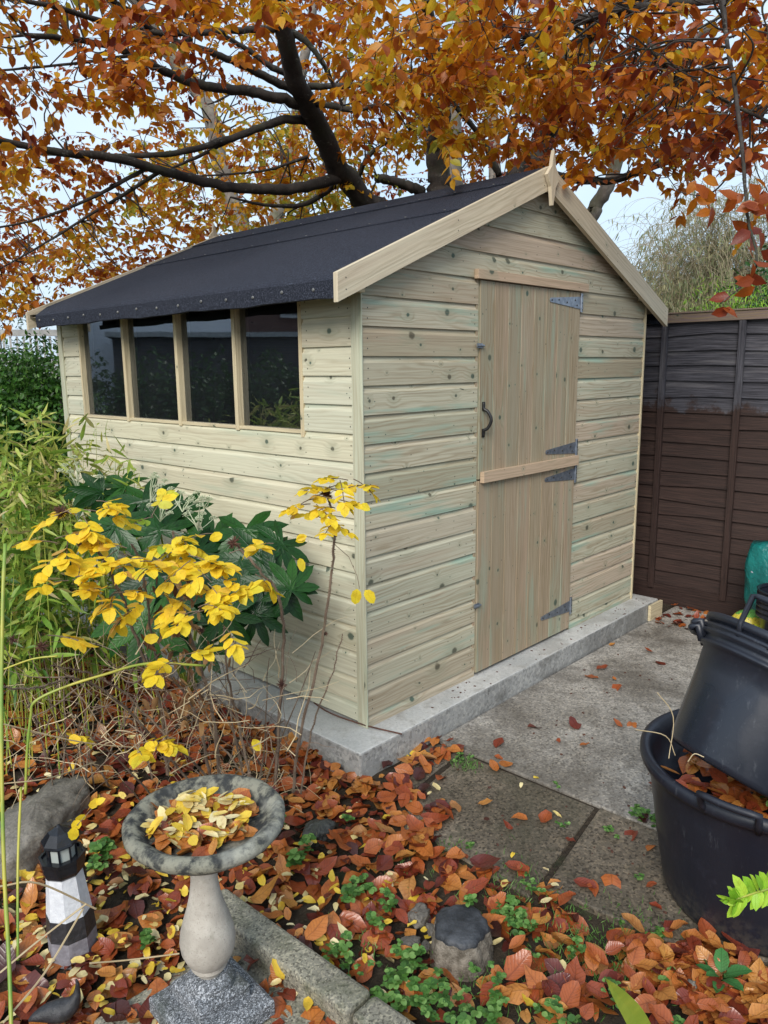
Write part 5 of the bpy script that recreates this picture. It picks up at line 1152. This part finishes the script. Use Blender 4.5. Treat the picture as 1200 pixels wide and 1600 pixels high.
limb([(525, 290, 5.75), (480, 318, 5.7), (440, 322, 5.6), (400, 318, 5.5), (360, 308, 5.4)], .022, .007)
limb([(560, 275, 5.85), (575, 245, 5.7), (600, 225, 5.6), (640, 205, 5.4)], .02, .008)
limb([(230, 262, 4.7), (180, 290, 4.6), (120, 320, 4.5), (50, 345, 4.4), (-30, 360, 4.2)], .014, .005)
limb([(250, 268, 4.75), (200, 300, 4.9), (150, 330, 5.), (70, 380, 5.), (0, 420, 5.)], .014, .005)
limb([(300, 60, 4.2), (240, 80, 4.1), (180, 90, 4.), (110, 100, 3.8), (0, 110, 3.6)], .012, .005)
limb([(480, 245, 5.6), (420, 265, 5.5), (360, 272, 5.4), (310, 275, 5.3)], .012, .005)
limb([(830, 60, 4.2), (880, 40, 4.), (950, 20, 3.7), (1030, 8, 3.4), (1120, 0, 3.2), (1230, -20, 3.0)], .026, .012)
limb([(735, 10, 6.2), (780, 0, 5.5), (830, -30, 4.8)], .03, .02)
limb([(980, 15, 3.6), (1010, 60, 3.5), (1050, 105, 3.4), (1120, 150, 3.2), (1200, 190, 3.0)], .012, .006)
limb([(1130, -10, 3.1), (1135, 60, 2.9), (1150, 150, 2.75), (1160, 240, 2.65), (1165, 300, 2.6), (1170, 350, 2.58), (1182, 395, 2.55), (1178, 425, 2.55), (1155, 450, 2.5), (1125, 475, 2.5)], .009, .0016)
limb([(1160, 230, 2.65), (1130, 285, 2.75), (1100, 305, 2.85), (1060, 300, 2.95)], .004, .0015)
limb([(880, 180, 5.8), (940, 170, 5.3), (1010, 190, 4.9), (1080, 170, 4.4)], .016, .006)
limb([(860, 210, 6.), (920, 130, 5.2), (1000, 90, 4.6), (1080, 80, 4.)], .02, .006)
SK = np.vstack(skel)[:, :3]; SKr = np.vstack(skel)[:, 3]
# leafy sprays: seen-area table (px, py, rx, ry, near, far, sprays, mean tone)
REG = [(90, 60, 150, 90, 3.2, 5.4, 60, .42), (60, 200, 110, 70, 3.4, 5.6, 34, .42), (120, 330, 170, 95, 4.8, 7.4, 220, .50), (60, 420, 100, 60, 5., 7.4, 90, .44), (200, 390, 90, 50, 5., 6.8, 36, .55), (270, 180, 120, 60, 5.0, 6.8, 34, .50), (270, 20, 110, 45, 3.0, 4.5, 34, .34),
       (240, 90, 60, 40, 3.0, 3.8, 20, .30), (370, 60, 90, 70, 5.2, 7., 44, .55), (340, 275, 120, 60, 5.6, 7.6, 110, .66), (420, 345, 120, 45, 6., 8., 110, .74), (460, 255, 75, 65, 5.9, 7.6, 90, .74), (410, 200, 60, 40, 5.5, 7., 22, .60), (530, 60, 80, 70, 5.0, 7., 70, .45), (570, 160, 60, 60, 5.4, 7., 44, .55), (560, 240, 50, 50, 5.5, 7., 26, .66),
       (640, 60, 110, 80, 3.0, 5., 76, .58), (660, 160, 90, 60, 3.6, 5.5, 62, .60), (720, 120, 80, 90, 3.4, 5.5, 58, .55), (800, 60, 110, 80, 3.4, 5.8, 90, .45), (800, 170, 80, 60, 4., 6., 50, .50), (890, 170, 90, 80, 3.6, 5.8, 66, .45), (940, 60, 110, 70, 2.9, 4.8, 66, .47), (930, 240, 60, 40, 4.6, 6., 22, .42), (1020, 140, 90, 80, 3.4, 5.6, 66, .38),
       (1080, 60, 90, 70, 2.9, 4.8, 40, .34), (1110, 180, 90, 50, 2.9, 4.6, 46, .32), (1150, 120, 70, 80, 2.7, 4., 34, .35), (1050, 250, 50, 28, 3.4, 4.4, 16, .55), (760, 240, 90, 40, 7., 9., 40, .25), (620, 250, 40, 50, 6.5, 8., 20, .35),
       (-150, 150, 150, 250, 3., 6., 90, .45), (1330, 100, 130, 200, 2.8, 5., 60, .42), (500, -160, 700, 130, 2.6, 5., 240, .5), (600, 20, 620, 40, 2.8, 4.4, 90, .5)]
LP, LD, LN, LL_, LT = [], [], [], [], []; tw = MB(); avd = at(600, 500, 1)
def spray(c, L_, tone, dirv=None, nl=None, sz=.064):
    d = unit(np.array([random.gauss(0, 1), random.gauss(0, 1), random.gauss(-.12, .22)])) if dirv is None else unit(dirv)
    k = nl or random.randint(8, 13); q = [c-d*L_*.5]; pl = unit(np.array([random.gauss(0, .25), random.gauss(0, .25), 1.]))
    for i in range(k): d = unit(d+rng.normal(0, .12, 3)+np.array([0, 0, -.03])); q.append(q[-1]+d*L_/k)
    for i in range(1, k+1):
        side = unit(np.cross(d, pl)); sg = 1 if i % 2 else -1
        for rep in range(1 if random.random() < .75 else 2):
            LP.append(q[i]); LD.append(d*.5+side*sg*.9*(1 if rep == 0 else -1)+np.array([0, 0, -.38])+rng.normal(0, .25, 3)); LN.append(pl+rng.normal(0, .38, 3)); LL_.append(sz*random.uniform(.7, 1.15)); LT.append(tone+random.gauss(0, .13))
    LP.append(q[-1]); LD.append(d+np.array([0, 0, -.3])); LN.append(pl); LL_.append(sz); LT.append(tone)
    tw.tube(q, list(np.linspace(.0022, .0008, len(q))), 3, caps=False)
    j = np.argmin(np.sum((SK-q[0])**2, axis=1)); t = SK[j]; dist = np.linalg.norm(t-q[0])
    if .02 < dist < .5:
        mid = (t+q[0])/2+rng.normal(0, .16, 3)*dist; p_ = cr(np.array([t, mid, q[0]]), 5); tw.tube(p_, list(np.linspace(min(.007, SKr[j]*.5+.001), .0022, len(p_))), 4, caps=False)
    return q
def in_roof(p): return -.3 < p[0] < 2.7 and -.2 < p[1] < 2.8 and p[2] < ztop(p[0])+.15
for (px, py, rx, ry, dn, df, n, tone) in REG:
    n = int(n*.76)
    for i in range(n):
        x, y = px+random.uniform(-1, 1)*rx*1.1, py+random.uniform(-1, 1)*ry*1.15; d = random.uniform(dn, df); c = at(x, y, d)
        if in_roof(c) or c[2] < 1.9: continue
        spray(c, random.uniform(.26, .42), tone+random.gauss(0, .10)+.10*math.sin(x*.021+y*.03))
# the reddish spray hanging into the right of the picture
for (x, y, d, n, t) in ((1165, 300, 2.62, 6, .22), (1172, 350, 2.6, 6, .18), (1182, 395, 2.57, 5, .2), (1165, 440, 2.54, 5, .18), (1130, 470, 2.5, 3, .2), (1110, 310, 2.8, 5, .3), (1165, 250, 2.66, 8, .3), (1080, 300, 2.9, 6, .5), (1190, 330, 2.55, 6, .2)):
    c = at(x, y, d)
    for i in range(n):
        a = random.random()*6.283; LP.append(c+rng.normal(0, .02, 3)); LD.append(np.array(X)*math.cos(a)+np.array([0, 0, math.sin(a)*.7-.35])+rng.normal(0, .2, 3)); LN.append(toC+rng.normal(0, .5, 3)); LL_.append(.072*random.uniform(.8, 1.1)); LT.append(t+random.gauss(0, .08))
LL_ = np.array(LL_); LT = np.array(LT)*1.05+.075
leaves('foliage', LP, LD, LN, LL_, LL_*.60, 'aut', be, 'beech', rng.uniform(.1, .5, len(LP)), rng.uniform(-.35, .1, len(LP)), LT)
tw.build('twigs', ['bark'], be)['kind'] = 'stuff'
print('beech leaves', len(LP))
# ------------------------------------------------------------------ trees behind, left
def bgtree(base, stems_, label, seed, tone, regs):
    e = empty('autumn_tree', base, label, 'tree', 'autumn trees behind the shed'); global SK, SKr, LP, LD, LN, LL_, LT, tw
    sk = []
    for pts, r0, r1, mt in stems_:
        q = limb([W_(base)]+pts if pts[0][2] > 0 else pts, r0, r1, e, 'stem', mt, 8, False); sk.append(q)
    SK = np.vstack(sk)[:, :3]; SKr = np.vstack(sk)[:, 3]; LP, LD, LN, LL_, LT = [], [], [], [], []; tw = MB()
    for (px, py, rx, ry, dn, df, n) in regs:
        for i in range(n):
            c = at(px+random.uniform(-1, 1)*rx, py+random.uniform(-1, 1)*ry, random.uniform(dn, df)); spray(c, random.uniform(.35, .6), tone+random.gauss(0, .1))
    # bare twigs
    for i in range(90):
        j = random.randrange(len(SK)); d = unit(np.array([random.gauss(0, 1), random.gauss(0, 1), random.gauss(.7, .4)])); q = [SK[j]]
        if q[0][2] < 2.4: continue
        L_ = random.uniform(.6, 1.6)
        for k in range(8): d = unit(d+rng.normal(0, .16, 3)); q.append(q[-1]+d*L_/8)
        tw.tube(q, list(np.linspace(.012, .002, 9)), 4, caps=False)
    Lx = np.array(LL_); leaves('foliage', LP, LD, LN, Lx, Lx*.6, 'aut', e, 'beech', .3, rng.uniform(-.35, .1, len(LP)), np.array(LT)); tw.build('twigs', ['bark'], e)['kind'] = 'stuff'
b1 = at(400, 470, 9.5); b1 = np.array([b1[0], b1[1], G0])
bgtree(b1, [([(400, 430, 9.5), (375, 350, 9.4), (345, 260, 9.2), (325, 170, 9.), (270, 90, 8.8), (220, 20, 8.5), (190, -60, 8.2)], .14, .05, 'palebark'), ([(420, 420, 9.5), (432, 330, 9.5), (455, 230, 9.4), (470, 120, 9.2), (490, 0, 9.)], .12, .05, 'palebark'), ([(425, 430, 9.5), (470, 340, 9.6), (520, 230, 9.8), (545, 120, 10)], .09, .03, 'palebark')],
       'pale barked autumn tree behind the left end of the shed roof', 1, .38, [(130, 260, 200, 160, 8., 10.5, 70), (380, 330, 150, 90, 8.5, 10.5, 60), (420, 90, 160, 120, 8., 10., 34), (70, 440, 130, 50, 8., 10., 50)])
b2 = at(790, 430, 10.5); b2 = np.array([b2[0], b2[1], G0])
bgtree(b2, [([(790, 400, 10.5), (775, 300, 10.5), (770, 180, 10.4), (760, 60, 10.2), (740, -60, 10)], .13, .05, 'palebark'), ([(800, 400, 10.5), (840, 280, 10.4), (880, 170, 10.2), (930, 60, 10.)], .10, .04, 'palebark'), ([(785, 400, 10.5), (720, 290, 10.6), (660, 180, 10.7), (610, 60, 10.8)], .09, .04, 'palebark')],
       'reddish autumn tree farther behind the roof ridge', 2, .25, [(740, 230, 160, 70, 9.5, 11.5, 60), (860, 130, 130, 110, 9.5, 11.5, 44), (620, 120, 120, 120, 9.5, 11.5, 34)])
# ------------------------------------------------------------------ foreground bits, right
sp_ = empty('leafy_sprig', onz(1330, 1560, G0), 'bright green leafy sprig reaching in from the right before the large tub', 'shrub')
m = MB(); stp_ = [onz(1330, 1560, G0), at(1290, 1420, 1.6), at(1230, 1385, 1.55), at(1190, 1392, 1.5), at(1150, 1405, 1.48)]; qs = cr(np.array(stp_), 8); m.tube(qs, list(np.linspace(.005, .0018, len(qs))), 6); m.build('stem', ['greenstem'], sp_)
P, D, N_, Lq = [], [], [], []
for i in range(14, len(qs)):
    for sg in (-1, 1):
        t = unit(qs[min(i+1, len(qs)-1)]-qs[max(0, i-1)]); sd_ = unit(np.cross(t, toC)); P.append(qs[i]); D.append(t*.6+sd_*sg+rng.normal(0, .2, 3)); N_.append(toC+rng.normal(0, .35, 3)); Lq.append(random.uniform(.024, .046))
for i in range(10): P.append(qs[-1]+rng.normal(0, .004, 3)); D.append(unit(qs[-1]-qs[-3])+rng.normal(0, .6, 3)); N_.append(toC+rng.normal(0, .3, 3)); Lq.append(random.uniform(.016, .030))
Lq = np.array(Lq); leaves('leaves', P, D, N_, Lq, Lq*.45, 'lime', sp_, 'oval', .3, rng.uniform(-.3, .05, len(P)))
# blade leaf at the bottom
q = onz(1030, 1690, G0); tip = at(948, 1530, 1.32); bl = cr(np.array([q, (q+tip)/2+np.array([.01, 0, .02]), tip]), 8); m = MB(); sdv = unit(np.cross(unit(tip-q), toC)); prev = None
for i, p in enumerate(bl):
    t = i/(len(bl)-1); w_ = .026*(math.sin(math.pi*min(1, .35+t*.65)))**.7 if t < 1 else .0005; row = (p-sdv*w_, p+toC*-.004, p+sdv*w_)
    if prev: m.poly([prev[0], prev[1], row[1], row[0]], [(-.5, t), (0, t), (0, t), (-.5, t)]); m.poly([prev[1], prev[2], row[2], row[1]], [(0, t), (.5, t), (.5, t), (0, t)])
    prev = row
MT['blade'] = simple('yellow_green_blade', (.26, .38, .04), (.42, .48, .06), 9, .45, .1)
tag(m.build('blade_leaf', ['blade'], smooth=True), 'single yellow green strap leaf rising at the bottom edge', 'leaf')
# low broad leaved plant lower right
pc = onz(1125, 1545, G0); P, D, N_, Lq = [], [], [], []
for i in range(11):
    a = i*2.4; P.append(pc+np.array([math.cos(a)*.01, math.sin(a)*.01, .015+.003*i])); D.append([math.cos(a), math.sin(a), .25+.05*i]); N_.append([-math.cos(a)*.4, -math.sin(a)*.4, 1]); Lq.append(random.uniform(.045, .07))
Lq = np.array(Lq); tag(leaves('broad_leaved_plant', P, D, N_, Lq, Lq*.55, leaf_mat('dark_weed_leaf', [(0, (.03, .12, .03)), (1, (.07, .22, .06))], .2, .5, .5), None, 'oval', .3, -.25), 'low dark green broad leaved plant among leaves at the bottom right', 'plant')
# ------------------------------------------------------------------ neighbouring house seen only in the window panes
ho = empty('house', (-6.6, 12.5, G0), 'white rendered house with small windows, mirrored in the shed window panes', 'house')
hn = Vector((.55, -.83, 0)).normalized(); ht = Vector((hn.y, -hn.x, 0)); hc_ = Vector((-7.2, 12.6, 0)); MH = Matrix(((ht.x, hn.x, 0), (ht.y, hn.y, 0), (0, 0, 1)))
MT['render'] = simple('white_render', (.82, .84, .88), (.86, .88, .9), 3, .8); MT['brick'] = simple('brown_brick', (.13, .07, .06), (.18, .10, .08), 20, .8); MT['tile'] = simple('dark_roof', (.035, .035, .04), (.06, .06, .07), 8, .6)
def hb(a, b, mat, nm, par=ho):
    m = MB(); m.box(a, b, 0, rot=MH, org=(0, 0, 0)); m.v = [(v[0]+hc_.x, v[1]+hc_.y, v[2]) for v in m.v]; return m.build(nm, [mat], par)
hb((-6, -3, G0), (1.2, 0, 5.2), 'render', 'wall'); hb((1.2, -3, G0), (6, -.1, 5.2), 'brick', 'wall'); hb((-6.2, -3.2, 5.2), (6.2, .2, 5.5), 'tile', 'roof')
MT['darkglass'] = simple('dark_window', (.02, .025, .03), (.03, .035, .04), 3, .1)
for x in (-4.6, -2.9, -.9, 2.2, 4.2):
    wf = hb((x-.05, -.06, 2.55), (x+1.05, .03, 3.4), 'whitewood', 'window'); hb((x+.03, -.02, 2.62), (x+.48, .04, 3.33), 'darkglass', 'pane', wf); hb((x+.54, -.02, 2.62), (x+.98, .04, 3.33), 'darkglass', 'pane', wf)
hb((-1.2, .1, G0), (5.5, 2.4, 2.05), 'tile', 'extension'); hb((-1.3, .05, 2.05), (5.6, 2.5, 2.14), 'whitewood', 'extension_roof')
cc = hc_+hn*4.0
leafmass('garden_hedge', [(cc.x+ht.x*t, cc.y+ht.y*t, .75, .75, .75, .95) for t in (-4.5, -3.5, -2.5, -1.5, -.5, .5, 1.5, 2.5, 3.5, 4.5)], 26000, .09, 'shrub', 'tall dark hedge in front of the house, mirrored in the shed window', 'hedge', (0, .4))
bpy.context.view_layer.update()
